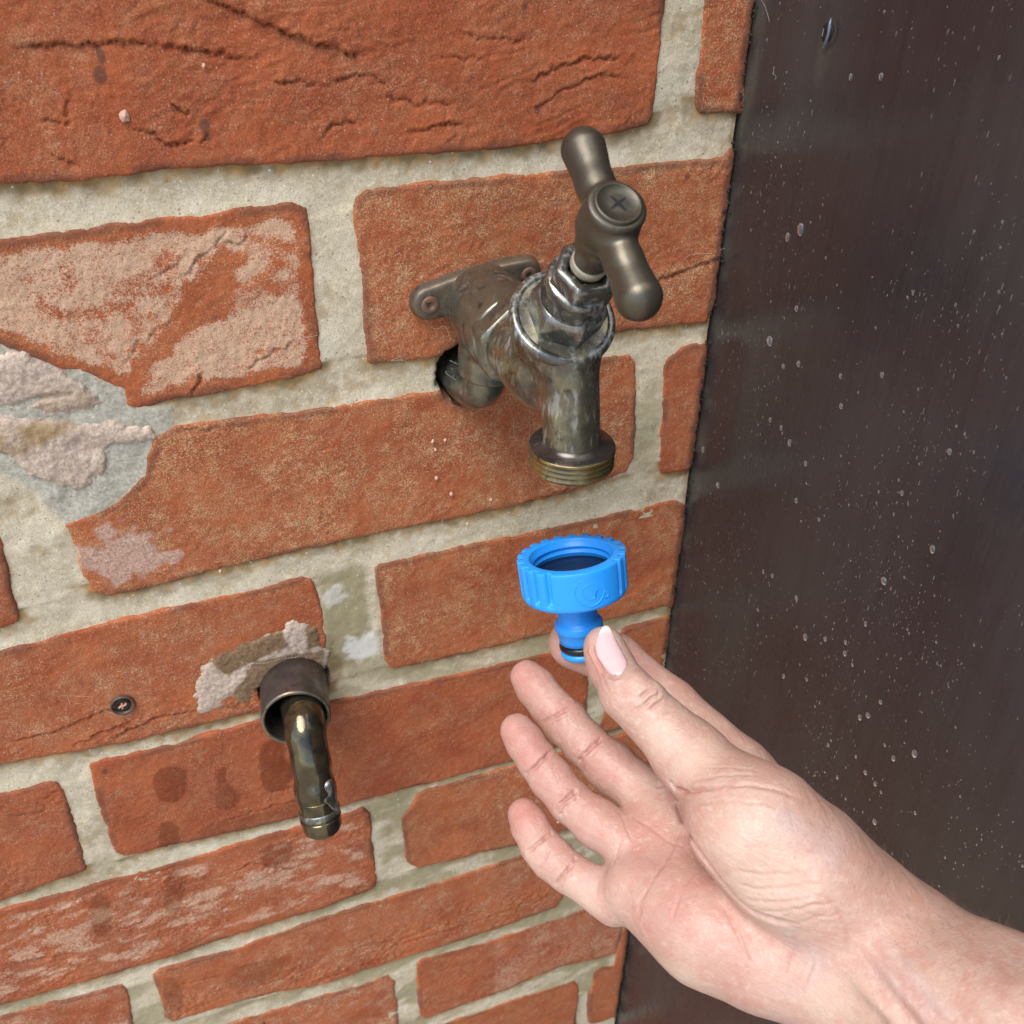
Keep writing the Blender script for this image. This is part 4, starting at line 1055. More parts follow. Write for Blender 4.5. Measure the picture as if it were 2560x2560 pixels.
V, F = lathe([(13.4, 6.2), (9.5, 6.0), (6.2, 6.05), (.01, 6.1)], CTOP, CA, n=64)
mesh_from('washer', V, F, M_RUBBER, con)
V, F = lathe([(5.1, 8), (5.1, 36)], CTOP, CA, n=32)
mesh_from('bore', V, F, M_DARK, con)
V, F = lathe([(7.4, 13.8), (6.85, 14.6), (6.65, 15.5), (6.6, 22.6), (6.8, 23.4), (7.8, 24.0), (8.05, 24.5), (8.05, 26.4), (7.75, 26.9), (7.35, 27.2), (7.3, 29.2), (7.05, 29.6), (7.05, 31.1), (6.3, 31.2), (6.3, 34.4), (7.0, 34.5), (7.0, 35.7), (6.6, 36.5), (5.9, 36.9), (5.1, 36.9), (5.1, 31)], CTOP, CA, n=72)
mesh_from('spigot', V, F, M_BLUE, con)
V, F = lathe([(6.2 + 1.15 * math.cos(a), 32.8 + 1.35 * math.sin(a)) for a in np.linspace(0, 2 * math.pi, 14)[:-1]], CTOP, CA, n=64, closed_loop=True)
mesh_from('o_ring', V, F, M_RUBBER, con)

# ---------------------------------------------------------------- the hand and forearm
# tapered balls along the bones (x, y, z, radius), melted together by the given width
# HAND-BEGIN
HAND = [
 # forearm and wrist
 ('c', 5, (158.31, -216.22, -256.37, 18.09), (175.52, -254.91, -236.19, 16.48)),
 ('c', 8, (143.82, -209.53, -260.21, 16.26), (164.99, -257.73, -250.7, 17.45)),
 ('c', 6, (147.93, -216.02, -254.5, 15.57), (158.76, -250.46, -235.45, 15.11)),
 # heel of the hand and outer edge
 ('c', 9, (140.18, -208.73, -264.53, 15.5), (116.27, -183.94, -266.56, 13.46)),
 ('c', 9, (117.12, -182.82, -268.12, 13.55), (104.36, -163.78, -268.52, 10.22)),
 ('c', 8, (127.54, -196.79, -265.63, 13.44), (112.47, -174.62, -264.81, 10.89)),
 # back-of-palm bones
 ('c', 8, (146.04, -199.25, -261.04, 13.49), (112.45, -149.22, -267.58, 9.66)),
 ('c', 8, (152.67, -193.69, -257.15, 13.07), (122.89, -140.24, -264.12, 9.56)),
 ('c', 8, (156.87, -185.73, -254.81, 11.47), (149.66, -145.98, -254.36, 9.84)),
 ('c', 6, (134.52, -140.3, -261.65, 9.62), (148.14, -145.19, -254.1, 10.18)),
 ('c', 8, (161.06, -209.94, -253.52, 13.84), (141.78, -186.24, -249.35, 14.33)),
 ('c', 6, (155.33, -202.21, -249.67, 12.33), (146.77, -186.41, -239.97, 12.5)),
 # ball of the thumb
 ('c', 7, (125.39, -150.07, -232.22, 9.93), (132.16, -178.94, -232.34, 15.31)),
 ('c', 8, (132.16, -178.94, -232.34, 15.31), (138.64, -194.47, -237.5, 14.65)),
 ('c', 9, (138.64, -194.47, -237.5, 14.07), (150.43, -207.05, -244.69, 13.12)),
 ('c', 6, (126.21, -176.18, -233.49, 13.59), (131.26, -188.63, -238.78, 12.77)),
 # thumb
 ('c', 5, (115.07, -128.84, -223.18, 8.09), (125.81, -149.84, -231.7, 10.09)),
 ('c', 3, (114.69, -114.77, -220.3, 6.66), (114.77, -127.17, -222.85, 7.95)),
 ('c', 3, (114.74, -110.86, -218.53, 6.45), (114.32, -116.94, -221.65, 6.81)),
 ('c', 2, (119.17, -134.23, -219.51, 4.78), (116.79, -131.88, -219.36, 5.75)),
 # forefinger, behind the connector
 ('c', 3, (116.1, -87.48, -237.29, 9.13), (125.5, -100.35, -237.38, 8.59)),
 ('c', 3, (125.5, -100.35, -237.38, 8.59), (135.26, -120.96, -242.37, 9.04)),
 ('c', 3, (135.26, -120.96, -242.37, 9.04), (145.6, -146.91, -250.72, 11.56)),
 # middle finger
 ('c', 1.4, (99.32, -85.93, -249.21, 5.89), (100.93, -90.45, -250.92, 6.68)), ('c', 2, (100.93, -90.45, -250.92, 6.68), (103.03, -97.11, -253.49, 6.72)),
 ('c', 2.2, (103.3, -97.44, -253.78, 6.81), (106.08, -104.07, -255.97, 7.47)), ('c', 2, (106.08, -104.07, -255.97, 7.47), (109.48, -112.72, -258.77, 7.3)),
 ('c', 2.4, (109.68, -113.97, -258.58, 7.27), (114.29, -122.84, -261.06, 8.15)), ('c', 2.6, (114.29, -122.84, -261.06, 8.15), (119.38, -132.51, -262.6, 8.29)),
 # ring finger
 ('c', .9, (87.76, -106.36, -251.07, 5.59), (88.91, -110.26, -253.06, 6.27)), ('c', 1.2, (88.91, -110.26, -253.06, 6.27), (90.54, -116.21, -255.8, 6.31)),
 ('c', 1.4, (90.93, -116.67, -256.22, 6.31), (93.29, -122.95, -259.01, 6.94)), ('c', 1.4, (93.29, -122.95, -259.01, 6.94), (96.32, -130.96, -262.03, 6.7)),
 ('c', 2.0, (96.83, -131.56, -262.58, 6.62), (101.84, -139.96, -264.21, 7.46)), ('c', 2.4, (101.84, -139.96, -264.21, 7.46), (107.57, -148.73, -265.97, 7.78)),
 # little finger
 ('c', 1.4, (82.78, -126.33, -268.14, 5.31), (83.34, -130.12, -269.42, 5.95)), ('c', 1.6, (83.34, -130.12, -269.42, 5.95), (84.31, -136.06, -271.61, 6.07)),
 ('c', 2.0, (84.49, -136.54, -272.16, 6.15), (86.51, -141.45, -273.31, 6.44)), ('c', 2.0, (86.51, -141.45, -273.31, 6.44), (89.4, -147.08, -274.1, 6.05)),
 ('c', 2.4, (89.63, -147.8, -274.07, 6.04), (99.11, -160.96, -274.49, 7.77)),
 # pads
 ('c', 6, (120.47, -149.54, -265.58, 7.01), (109.52, -158.18, -270.6, 7.19)),
 ('c', 7, (120.28, -164.24, -267.85, 7.77), (126.91, -184.33, -268.54, 8.68)),
]
# HAND-END
V, Q = solid(HAND, .8)
V = smooth_mesh(V, Q, 3)
V, Q = subdivide(V, Q)
V = smooth_mesh(V, Q, 2)
HN = vnormals(V, Q)
vis = np.ones(len(V), bool)
crease_shade = np.zeros(len(V))
def pl_dist(L, pts):
    L = np.asarray(L, float); d = np.full(len(pts), 1e9); par = np.zeros(len(pts)); n = len(L) - 1
    for k, (a, b) in enumerate(zip(L[:-1], L[1:])):
        e = b - a; t = np.clip((pts - a) @ e / max(e @ e, 1e-9), 0, 1)
        dd = ((pts - a - t[:, None] * e) ** 2).sum(1)
        par = np.where(dd < d, (k + t) / n, par); d = np.minimum(d, dd)
    return np.sqrt(d), par
CREASES = [
 # finger joints: (line over the skin, width, depth, swelling beside it)
 ([(97.78, -103.36, -254.69), (101.05, -105.75, -249.98), (105, -105.78, -248.36), (112.4, -101.6, -250.94)], 0.63, 1.04, 0.26), ([(98.36, -105.76, -255.06), (101.27, -107.58, -250.76), (106.09, -107.31, -248.75)], 0.46, 0.47, 0.09),
 ([(104.12, -119.7, -259.66), (106.99, -120.21, -254.13), (111.1, -119.26, -252.14), (117.28, -114.72, -255.02)], 0.69, 1.31, 0.31), ([(104.82, -121.53, -259.52), (107.77, -121.86, -254.21), (112.37, -120.65, -252.19)], 0.52, 0.75, 0.18), ([(103.46, -118.41, -258.22), (106.89, -118.62, -253.22), (111.57, -117.35, -251.75)], 0.46, 0.56, 0.13),
 ([(85.12, -120.18, -256.73), (88.02, -121.81, -252.59), (92.2, -120.4, -250.74), (95.9, -116.9, -251.84)], 0.63, 0.94, 0.26), 
 ([(89.98, -133.74, -261.25), (92.61, -133.95, -257.03), (96.6, -132.92, -255.33), (105.87, -123.35, -265.21)], 0.63, 1.22, 0.31), ([(91, -135.66, -261.49), (93.4, -135.54, -257.56), (97.31, -134.69, -255.89)], 0.52, 0.94, 0.18), ([(89.51, -132.16, -260.33), (92.51, -132.4, -256.25), (96.48, -131.47, -254.91)], 0.46, 0.56, 0.13),
 ([(77.72, -136.38, -274.03), (80.26, -139.61, -267.96), (84.47, -138.74, -265.74), (88.96, -136.74, -267.07)], 0.63, 1.04, 0.26),
 ([(83.56, -150.32, -274.2), (85.6, -150.95, -270.1), (88.4, -149.96, -268.02), (92.59, -146.91, -268.14)], 0.63, 1.13, 0.26), ([(84.63, -151.98, -274.09), (86.25, -151.91, -270.21), (89.22, -151.34, -268.19)], 0.52, 0.75, 0.18), ([(80.72, -144.94, -271.92), (83.01, -144.24, -268.11), (84.7, -142.62, -266.76)], 0.40, 0.47, 0.09),
 ([(121.25, -140.76, -254.66), (123.72, -140.92, -253.99), (115.43, -156.32, -233.02)], 0.46, 0.38, 0.09),
 # crease where the thumb joins the palm, and the palm lines
 ([(115.36, -156.09, -231.41), (115.86, -158.66, -232.66), (116.2, -163.03, -229.49), (117.6, -168.18, -223.37), (120.16, -171.53, -219.79)], 0.76, 1.22, 0.12), ([(116.05, -157.55, -235.13), (124.17, -150.44, -253.38), (123.06, -155.28, -253.72), (112.23, -174.36, -234.04), (112.56, -180.3, -234.14), (114.65, -185.44, -237.29), (117.55, -190.47, -241.35), (120.04, -196.69, -241.58), (123.14, -201.98, -239.47), (127.29, -206.56, -236.49)], 0.95, 1.48, 0.12),
 ([(110.56, -145.72, -258.1), (113.58, -152.16, -256.8), (116.17, -159.77, -255.71), (119.96, -164.94, -254.01)], 0.47, 0.30, 0.04), ([(121.66, -157.28, -254.2), (116.07, -162.55, -255.22), (107.1, -169.47, -254.6), (101.48, -172.67, -257.57), (98.48, -176.4, -263.55)], 0.57, 0.48, 0.06), ([(118.37, -173.67, -252.06), (113.56, -175.99, -251.62), (107.96, -180.32, -252.85), (104.42, -183.86, -255.99)], 0.43, 0.27, 0.03),
 ([(114.98, -182.88, -240.81), (117.74, -189.17, -250.48), (117.82, -197.95, -252.62), (118.27, -203.21, -254.85)], 0.57, 0.30, 0.05), ([(108.52, -142.44, -258.52), (107.2, -148.84, -257.97), (107.15, -156.39, -258.82)], 0.47, 0.27, 0.03), ([(98.13, -157.51, -263.38), (102.73, -153.03, -261), (106.19, -150.25, -258.36)], 0.47, 0.35, 0.05), ([(92.34, -161.94, -270.24), (94.01, -158.69, -267.62), (98.05, -154.49, -267.28)], 0.47, 0.41, 0.05),
 # folds over the ball of the thumb and the base of the thumb
 ([(116.41, -165.18, -227.14), (120.16, -171.53, -219.79), (126.54, -176.44, -216.05), (131.92, -180.74, -215.16), (137.77, -184.99, -217.04)], 0.60, 0.37, 0.16), ([(117.59, -162.83, -226.22), (121.01, -167.42, -220.78), (126.36, -171.57, -217.07), (131.81, -175.79, -215.49)], 0.50, 0.23, 0.14), ([(114.83, -170.77, -225.91), (119.11, -176.16, -219.75), (125.16, -181.5, -216.59), (130.85, -185.28, -216.34)], 0.45, 0.19, 0.09),
 ([(120.99, -162, -222.71), (124.87, -166.18, -219.3), (128.88, -170.15, -217.03), (132.52, -174.72, -215.66)], 0.40, 0.19, 0.09), ([(115.45, -164.72, -230.88), (115.63, -171.85, -224.11), (118.06, -175.38, -220.64)], 0.50, 0.23, 0.09), ([(114.68, -176.56, -224.59), (119.35, -181.3, -219.94), (125.74, -186.11, -217.88), (133.06, -189.94, -218.24)], 0.35, 0.11, 0.05),
 ([(119.16, -188.11, -224.24), (124.69, -191.52, -222.09), (133.35, -195.01, -220.39)], 0.35, 0.11, 0.05), ([(116.49, -189.05, -231.16), (119.99, -193.31, -229.08), (125.94, -198.18, -226.02), (135.45, -202.2, -223.13)], 0.50, 0.23, 0.14), ([(117.08, -191.22, -234.98), (120.39, -196.05, -231.97), (126.21, -200.8, -228.01), (134.39, -204.24, -224.77)], 0.50, 0.26, 0.14), ([(118.14, -193.49, -238), (121.01, -198.45, -234.95), (126.54, -203.44, -230.43), (133.49, -206.23, -226.97)], 0.50, 0.26, 0.16),
 ([(120, -197.2, -239.44), (122.7, -201.3, -236.46), (127.32, -204.97, -231.42), (133.13, -207.24, -228.53)], 0.50, 0.26, 0.16), ([(124.17, -203.24, -237.27), (126.3, -204.54, -232.86), (130.58, -206.7, -229.78), (136.97, -208.64, -228.56)], 0.50, 0.30, 0.14), ([(125.55, -204.92, -238.4), (130.3, -208.05, -232.74), (136.39, -210.34, -231.3)], 0.50, 0.23, 0.14),
 # fold of skin round the nail
 ([(110.08, -112.37, -214.02), (109.13, -114.64, -215.3), (109.01, -118.17, -216.16), (109.33, -122.19, -216.67), (109.55, -125.82, -216.33), (110.55, -128.05, -215.51), (112.48, -128.27, -214.63)], .55, .5, .6),
 # thumb knuckle
 ([(114.22, -136.55, -216.94), (117.04, -136.26, -215.57), (119.79, -135.57, -214.96)], 0.53, 0.56, 0.40), ([(114.66, -138.03, -218.32), (117.66, -138.02, -216.74), (120.76, -137.35, -216.25)], 0.53, 0.62, 0.40), ([(112.19, -137.69, -219.98), (114.93, -138.18, -218.28), (117.03, -138.73, -217.6)], 0.47, 0.44, 0.25), ([(115.3, -140.4, -219.34), (118.32, -139.71, -217.99), (121.07, -139.1, -217.77)], 0.53, 0.44, 0.30), ([(116.89, -143.61, -220.29), (119.98, -142.79, -219.11), (122.64, -142.41, -219.11)], 0.42, 0.31, 0.20),
 # wrist lines and tendons
 ([(133.41, -206.5, -227.46), (136.29, -210.74, -232.05), (136.87, -213.83, -237.1), (135.32, -215.14, -241.35)], 0.53, 0.31, 0.20), ([(126.9, -206.04, -240.79), (126.8, -206.43, -249.79), (124.06, -209.28, -253.72)], 0.63, 0.31, 0.20), ([(130.65, -209.75, -239.73), (129.27, -212.4, -249.37), (125.82, -214.74, -256.05)], 0.53, 0.25, 0.20),
 ([(108.68, -120.16, -216.95), (107.91, -126.57, -217.97), (107.64, -130.27, -218.85)], 0.42, 0.25, 0.10), ([(114.87, -100.63, -238.79), (107.59, -121.35, -224.93), (106.39, -129.87, -223.26)], 0.37, 0.19, 0.10),
]
for L, w, dp, sw in CREASES:
    k = np.where(((V > np.min(L, 0) - 6) & (V < np.max(L, 0) + 6)).all(1))[0]
    pts = V[k] + .35 * np.stack([noise2(V[k, 0] * .35, V[k, 2] * .35, 601), noise2(V[k, 1] * .35, V[k, 2] * .35, 602), noise2(V[k, 0] * .35, V[k, 1] * .35, 603)], 1)
    d, par = pl_dist(L, pts)
    tp = np.minimum(sstep(0, .15, par), sstep(1, .85, par))
    V[k] += HN[k] * (tp * (-dp * np.exp(-(d / w) ** 2) + sw * .6 * np.exp(-((d - 2.1 * w) / (1.3 * w)) ** 2)))[:, None]
    crease_shade[k] = np.maximum(crease_shade[k], tp * np.exp(-(d / (w * 1.1)) ** 2) * min(1, dp * 1.5))
# raised tendons and veins at the wrist
vein = np.zeros(len(V))
for L, w, hgt, vt in [([(137.01, -213.31, -236.08), (140.69, -219.7, -237.42), (140.83, -227.65, -236.83), (141, -236.91, -235.76), (141.59, -243.77, -236.01), (142.59, -249.61, -237.93)], 2.0, 1.5, .3), ([(132.63, -212.76, -243.45), (135.79, -221.77, -243.23), (137.49, -231.81, -242.19), (139.58, -241.51, -243.53), (141.13, -246.16, -245.85)], 2.6, 1.9, .0), ([(141.49, -212.53, -232.23), (144.06, -220.87, -235.22), (143.64, -232.6, -232.88), (143.66, -243.19, -231.37)], 1.6, .5, .35),
                      ([(126.59, -181.68, -216.13), (130.8, -188.27, -217.73), (135.95, -195.96, -220.4), (141.03, -203.7, -223.85)], 2.5, .0, .6), ([(132.56, -190.82, -218.68), (139.5, -195.53, -220.37), (142.39, -201.52, -222.93)], 4, 0, .7), ([(121.07, -197.83, -233.08), (127.74, -206.26, -245.69), (131.78, -215.01, -246.73)], 3, .0, .4)]:
    k = np.where(((V > np.min(L, 0) - 10) & (V < np.max(L, 0) + 10)).all(1))[0]
    d, par = pl_dist(L, V[k]); tp = sstep(0, .45, par) * sstep(1.02, .9, par)
    V[k] += HN[k] * (tp * hgt * np.exp(-(d / w) ** 2))[:, None]
    vein[k] = np.maximum(vein[k], vt * tp * np.exp(-(d / (w * 1.3)) ** 2))
# fine lines of the skin, running across the thumb's ball and down the wrist
B0, B1 = np.array([(119.87, -169.4, -220.74)][0]), np.array([(141.13, -209.77, -229.11)][0])
f = .5 * sstep(45, 15, np.linalg.norm(V - (B0 + B1) / 2, axis=1)) + .25
su = V[:, 0] * .55 - V[:, 1] * .45; sv = V[:, 2] * 1.0 + V[:, 0] * .05
V += HN * (f * .13 * fbm(su * .09, sv * .85, 610, 4) + .05 * fbm(V[:, 0] * .4, V[:, 2] * .4 + V[:, 1] * .2, 611, 3) + .22 * fbm(V[:, 0] * .06, V[:, 2] * .06 + V[:, 1] * .05, 612, 2))[:, None]
def blobs(lst):
    a = np.zeros(len(V))
    for c, r, w in lst: a = np.maximum(a, w * np.exp(-((V - np.array(c)) ** 2).sum(1) / (r * r)))
    return a
flush = blobs([([(96.23, -91.1, -245.47)][0], 9, .75), ([(85.73, -111.03, -247.35)][0], 8, .8), ([(87.79, -117.64, -249.97)][0], 8, .9), ([(80.87, -129.12, -263.52)][0], 9, .9), ([(109.34, -91.2, -232.51)][0], 10, .5), ([(107.64, -118.74, -218.32)][0], 7, .5), ([(106.7, -117.27, -252.53)][0], 7, .35),
               ([(94.37, -133.09, -255.73)][0], 7, .4), ([(111.65, -127.33, -253.94)][0], 9, .3), ([(101.56, -180.96, -258.65)][0], 16, .3), ([(112.23, -174.36, -234.04)][0], 10, .45), ([(116.92, -207.03, -260.71)][0], 16, .3), ([(115.7, -164.17, -230.48)][0], 6, .5), ([(108.14, -121.53, -218.2)][0], 5, .6), ([(115.03, -197.53, -254.2)][0], 14, .3), ([(102.17, -105.29, -249.08)][0], 9, .45), ([(111.65, -127.33, -253.94)][0], 10, .45), ([(91.04, -125.59, -252.69)][0], 9, .5), ([(98.77, -143.78, -257.8)][0], 10, .45), ([(84.96, -143.74, -267.04)][0], 9, .45), ([(91.88, -156.48, -268.21)][0], 9, .3), ([(109.12, -162.64, -256.9)][0], 13, .4), ([(107.96, -180.32, -252.85)][0], 14, .35), ([(142.84, -119.36, -236.31)][0], 9, .5), ([(131.3, -110.51, -230.99)][0], 8, .5), ([(110.17, -150.12, -257.74)][0], 9, .4)])
pale = blobs([([(119.1, -188.26, -224.46)][0], 14, .5), ([(120.19, -197.37, -235.56)][0], 10, .8), ([(125.03, -200.51, -229.16)][0], 10, .6), ([(122.73, -161.64, -221.58)][0], 10, .5), ([(115.59, -146.72, -223.36)][0], 8, .5), ([(129.5, -220.53, -253.75)][0], 12, .5), ([(112.75, -177.24, -237.64)][0], 8, .3), ([(104.62, -193.41, -270.07)][0], 8, .6), ([(89.3, -158.94, -272.83)][0], 8, .6), ([(79.23, -140.59, -270.99)][0], 6, .5)])
tan = blobs([([(142.92, -190.6, -220.24)][0], 12, .8), ([(149.11, -202.42, -226.04)][0], 13, .9), ([(154.97, -209.8, -231.52)][0], 13, .8), ([(165.64, -215.21, -236.38)][0], 14, .6), ([(136.36, -179.13, -215.57)][0], 9, .6), ([(134.2, -162.41, -220.81)][0], 8, .5), ([(169.41, -223.6, -233.43)][0], 12, .5)])
hand = mesh_from('person', V, Q, M_SKIN, loc=[(136.21, -215.92, -240.65)][0], attrs=dict(flush=flush, pale=pale, vein=vein, tan=tan, crease=crease_shade))
tag(hand, 'bare hand and forearm reaching in, palm open, pinching the blue connector', 'person')
# thumbnail: a curved plate bedded in the thumb
N0 = [(114.6, -118.51, -213.67)][0]; Nb = [(111.25, -126.52, -215.16)][0]; Nt = [(115.56, -110.87, -212.1)][0]; Nl = [(110.25, -114.79, -214.2)][0]; Nr = [(117.66, -121.33, -214.82)][0]
NAILC = np.array([[(114.14, -109.62, -212.27), (115.11, -109.48, -212.24), (115.92, -109.35, -212.37), (116.67, -109.72, -212.51), (116.8, -110.99, -212.38)], [(112.3, -111.28, -212.54), (113.8, -111.51, -212.13), (115.12, -111.79, -212.08), (116.3, -112.43, -212.34), (116.81, -113.31, -212.64)], [(111.03, -112.57, -213.25), (112.47, -114.08, -212.86), (114.24, -115.31, -212.79), (115.65, -115.81, -213.03), (116.7, -115.53, -213.15)], [(109.9, -114.42, -214.41), (111.6, -116.48, -213.83), (113.57, -118, -213.57), (115.08, -118.25, -213.61), (116.73, -117.85, -213.81)],
                  [(109.43, -117.14, -215.43), (111.07, -119.31, -214.71), (113.02, -120.79, -214.26), (114.61, -121.2, -214.19), (116.65, -120.74, -214.36)], [(109.59, -119.98, -215.86), (110.84, -122.18, -215.41), (112.43, -123.63, -214.85), (114.1, -124.16, -214.48), (116.49, -123.33, -214.67)], [(109.78, -122.3, -216.28), (110.56, -124.71, -215.69), (111.65, -126.04, -215.07), (113.18, -126.45, -214.54), (115.54, -125.23, -214.43)], [(109.94, -124.22, -216.15), (110.43, -126.11, -215.7), (111.24, -127.27, -215.13), (112.49, -127.53, -214.65), (114.37, -126.54, -214.41)]])
nv = vnormals_at = np.array([0, 0, 0.])
ctr = NAILC.reshape(-1, 3).mean(0); U_ = NAILC[0].mean(0) - NAILC[-1].mean(0); U_ /= np.linalg.norm(U_)
W_ = NAILC[3, -1] - NAILC[3, 0]; W_ = W_ - U_ * (W_ @ U_); W_ /= np.linalg.norm(W_); NN = np.cross(U_, W_)
if NN @ (np.array([0, -323.960, 0]) - ctr) < 0: NN = -NN
rows, cols = 25, 17
G = np.zeros((rows, cols, 3))
R0 = np.array([spline(r_, cols) for r_ in NAILC])
for j in range(cols): G[:, j] = spline(R0[:, j], rows)
Lg = (G - ctr) @ np.stack([U_, W_, NN], 1)
# smooth arch across, slight arch along, measured from a fitted plane
wv = np.linspace(-1, 1, cols)[None, :]; uv_ = np.linspace(1, -1, rows)[:, None]
fit = np.stack([np.ones(rows * cols), Lg[..., 0].ravel(), Lg[..., 1].ravel(), Lg[..., 0].ravel() ** 2, Lg[..., 1].ravel() ** 2, Lg[..., 0].ravel() * Lg[..., 1].ravel()], 1)
cf = np.linalg.lstsq(fit, Lg[..., 2].ravel(), rcond=None)[0]
Lg[..., 2] = (fit @ cf).reshape(rows, cols) + .75 - .4 * np.abs(wv) ** 4 - .3 * sstep(-.8, -1, uv_) + .1 * sstep(.5, 1, uv_)
Gn = ctr + Lg @ np.stack([U_, W_, NN], 0)
Vn = np.concatenate([Gn.reshape(-1, 3), (Gn - NN * .9).reshape(-1, 3)])
I = np.arange(rows * cols).reshape(rows, cols); F = np.stack([I[:-1, :-1], I[1:, :-1], I[1:, 1:], I[:-1, 1:]], -1).reshape(-1, 4)
ed = np.concatenate([I[0, :], I[1:, -1], I[-1, -2::-1], I[-2:0:-1, 0]]); e2 = np.roll(ed, -1)
F = np.concatenate([F, np.stack([ed, e2, e2 + rows * cols, ed + rows * cols], 1)])
free = np.repeat(sstep(.55, .8, uv_ - .1 * np.abs(wv) * 0), 1, axis=1).ravel()
free = np.concatenate([np.broadcast_to(sstep(.62, .78, uv_), (rows, cols)).ravel()] * 2)
mesh_from('thumbnail', Vn, F, M_NAIL, hand, attrs=dict(free=free))

# fine hairs on the back of the wrist and thumb base
rh = random.Random(3)
vf = []
for c0, rad_, cnt in [([(145.02, -197.7, -222.38)][0], 16, 130), ([(157.39, -211.45, -232.77)][0], 17, 150), ([(169.26, -222.16, -234.25)][0], 15, 110), ([(138.53, -186.53, -217.73)][0], 9, 40)]:
    k = np.where((np.linalg.norm(V - np.array(c0), axis=1) < rad_) & (HN[:, 2] > .25))[0]
    if not len(k): continue
    for q_ in range(cnt):
        i_ = int(k[rh.randrange(len(k))]); n_ = HN[i_]
        t_ = np.array([-.55 + rh.gauss(0, .25), .1 + rh.gauss(0, .25), .45 + rh.gauss(0, .2)]); L_ = rh.uniform(2.0, 4.2)
        p0 = V[i_] - n_ * .2
        vf.append(tube(np.array([p0, p0 + (n_ * .5 + t_ * .35) * L_ * .5, p0 + (n_ * .62 + t_ * .85) * L_]), [.028, .022, .008], 3, caps=False))
Vh, Fh = join(*vf)
tag(mesh_from('arm_hair', Vh, Fh, M_HAIR, hand), kind='stuff')

# ---------------------------------------------------------------- rain drops on the board
def board_x(y, z):
    return BX0 + .4 + float(.5 * fbm(np.array([y * .01]), np.array([z * .004]), 500, 2)[0] + .12 * fbm(np.array([y * .05]), np.array([z * .008]), 501, 2)[0])
def dome(r, n, rings):
    V = [(-r * .55, 0, 0)]; F = []
    for k in range(1, rings + 1):
        a = math.pi / 2 * k / rings
        for j in range(n):
            b = 2 * math.pi * j / n
            V.append((-r * .55 * math.cos(a), r * math.sin(a) * math.cos(b), r * math.sin(a) * math.sin(b) * 1.12 - .12 * r * math.sin(a) ** 2))
    for j in range(n): F.append([0, 1 + j, 1 + (j + 1) % n])
    for k in range(rings - 1):
        for j in range(n):
            a, b = 1 + k * n + j, 1 + k * n + (j + 1) % n
            F.append([a, a + n, b + n, b])
    c = len(V); V.append((.05 * r, 0, 0))
    for j in range(n): F.append([c, 1 + (rings - 1) * n + (j + 1) % n, 1 + (rings - 1) * n + j])
    return np.array(V), F
BIG = [((-154.86, -258.67), 1.45), ((-147.42, -268.89), 1.1), ((-137.59, -286.92), .95), ((-143.31, -286.6), 1.0), ((-125.65, -302.6), .8), ((-148.26, -301.83), 1.2), ((-116.93, -293.51), .7), ((-142.12, -267.75), .7), ((-131.32, -285.11), .7), ((-146.83, -287.2), .65),
       ((-132.53, -307.27), .6), ((-162.8, -279.76), .7), ((-121.64, -210), 1.5), ((-136.89, -186.03), 1.3), ((-91.77, -259.97), 1.3), ((-102.06, -252.35), .95), ((-113.23, -249.77), 1.1), ((-112.09, -245.38), .9), ((-82.4, -247.89), 1.0), ((-71.91, -193.44), 1.0),
       ((-60.71, -191.13), 1.2), ((-54.31, -188.36), 1.0), ((-46.96, -188.94), .9), ((-83.47, -164.04), 1.05), ((-5.03, -226.04), 1.3), ((-20.18, -234.84), 1.3), ((-70.95, -210.17), 1.0), ((-66.18, -249.16), .9), ((-60.27, -251.41), .85), ((-132.29, -153.71), 1.0),
       ((-84.83, -286.82), 1.0), ((-97.69, -276.84), .8), ((-131.23, -263.76), 1.15), ((-128.06, -267.95), 1.1), ((-118.88, -231.04), .9), ((-118.08, -251.17), .75), ((-134.89, -253.7), .95), ((-44.99, -116.42), 1.9), ((-38.52, -121.36), 1.3), ((-38.71, -160.27), 1.9),
       ((-55.82, -66.2), .9), ((-69.22, -63.4), 1.0), ((-50.48, -142.77), 1.1), ((-49.01, -165.69), 1.0), ((-57.25, -160.74), 1.0), ((-98.46, -145.13), .95), ((-80.03, -154.45), .8), ((-61.62, -270.3), .8), ((-85.1, -209.38), .8), ((-118.95, -176.63), .8)]
MIDZ = -150.0
V, F = dome(1.0, 12, 4)
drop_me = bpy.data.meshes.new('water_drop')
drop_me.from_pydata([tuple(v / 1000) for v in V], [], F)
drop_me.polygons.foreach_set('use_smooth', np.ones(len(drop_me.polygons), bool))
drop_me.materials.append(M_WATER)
rr = random.Random(11)
spots = [(p, r) for p, r in BIG]
def rnd_spot():
    # more of them in the band level with the connector, fewer near the top and by the wall
    while True:
        y = -rr.uniform(3, 205); z = rr.uniform(-420, 20)
        n_ = float(fbm(np.array([y * .02]), np.array([z * .02]), 520, 3)[0])
        w = .35 + .65 * math.exp(-((z + 215) / 95.0) ** 2) * (1 if y < -30 else .6)
        if y < -150: w *= .45
        if rr.random() < w * (.5 + .9 * n_): return (y, z)
while len(spots) < 280:
    spots.append((rnd_spot(), rr.uniform(.28, .52)))
drop0 = None
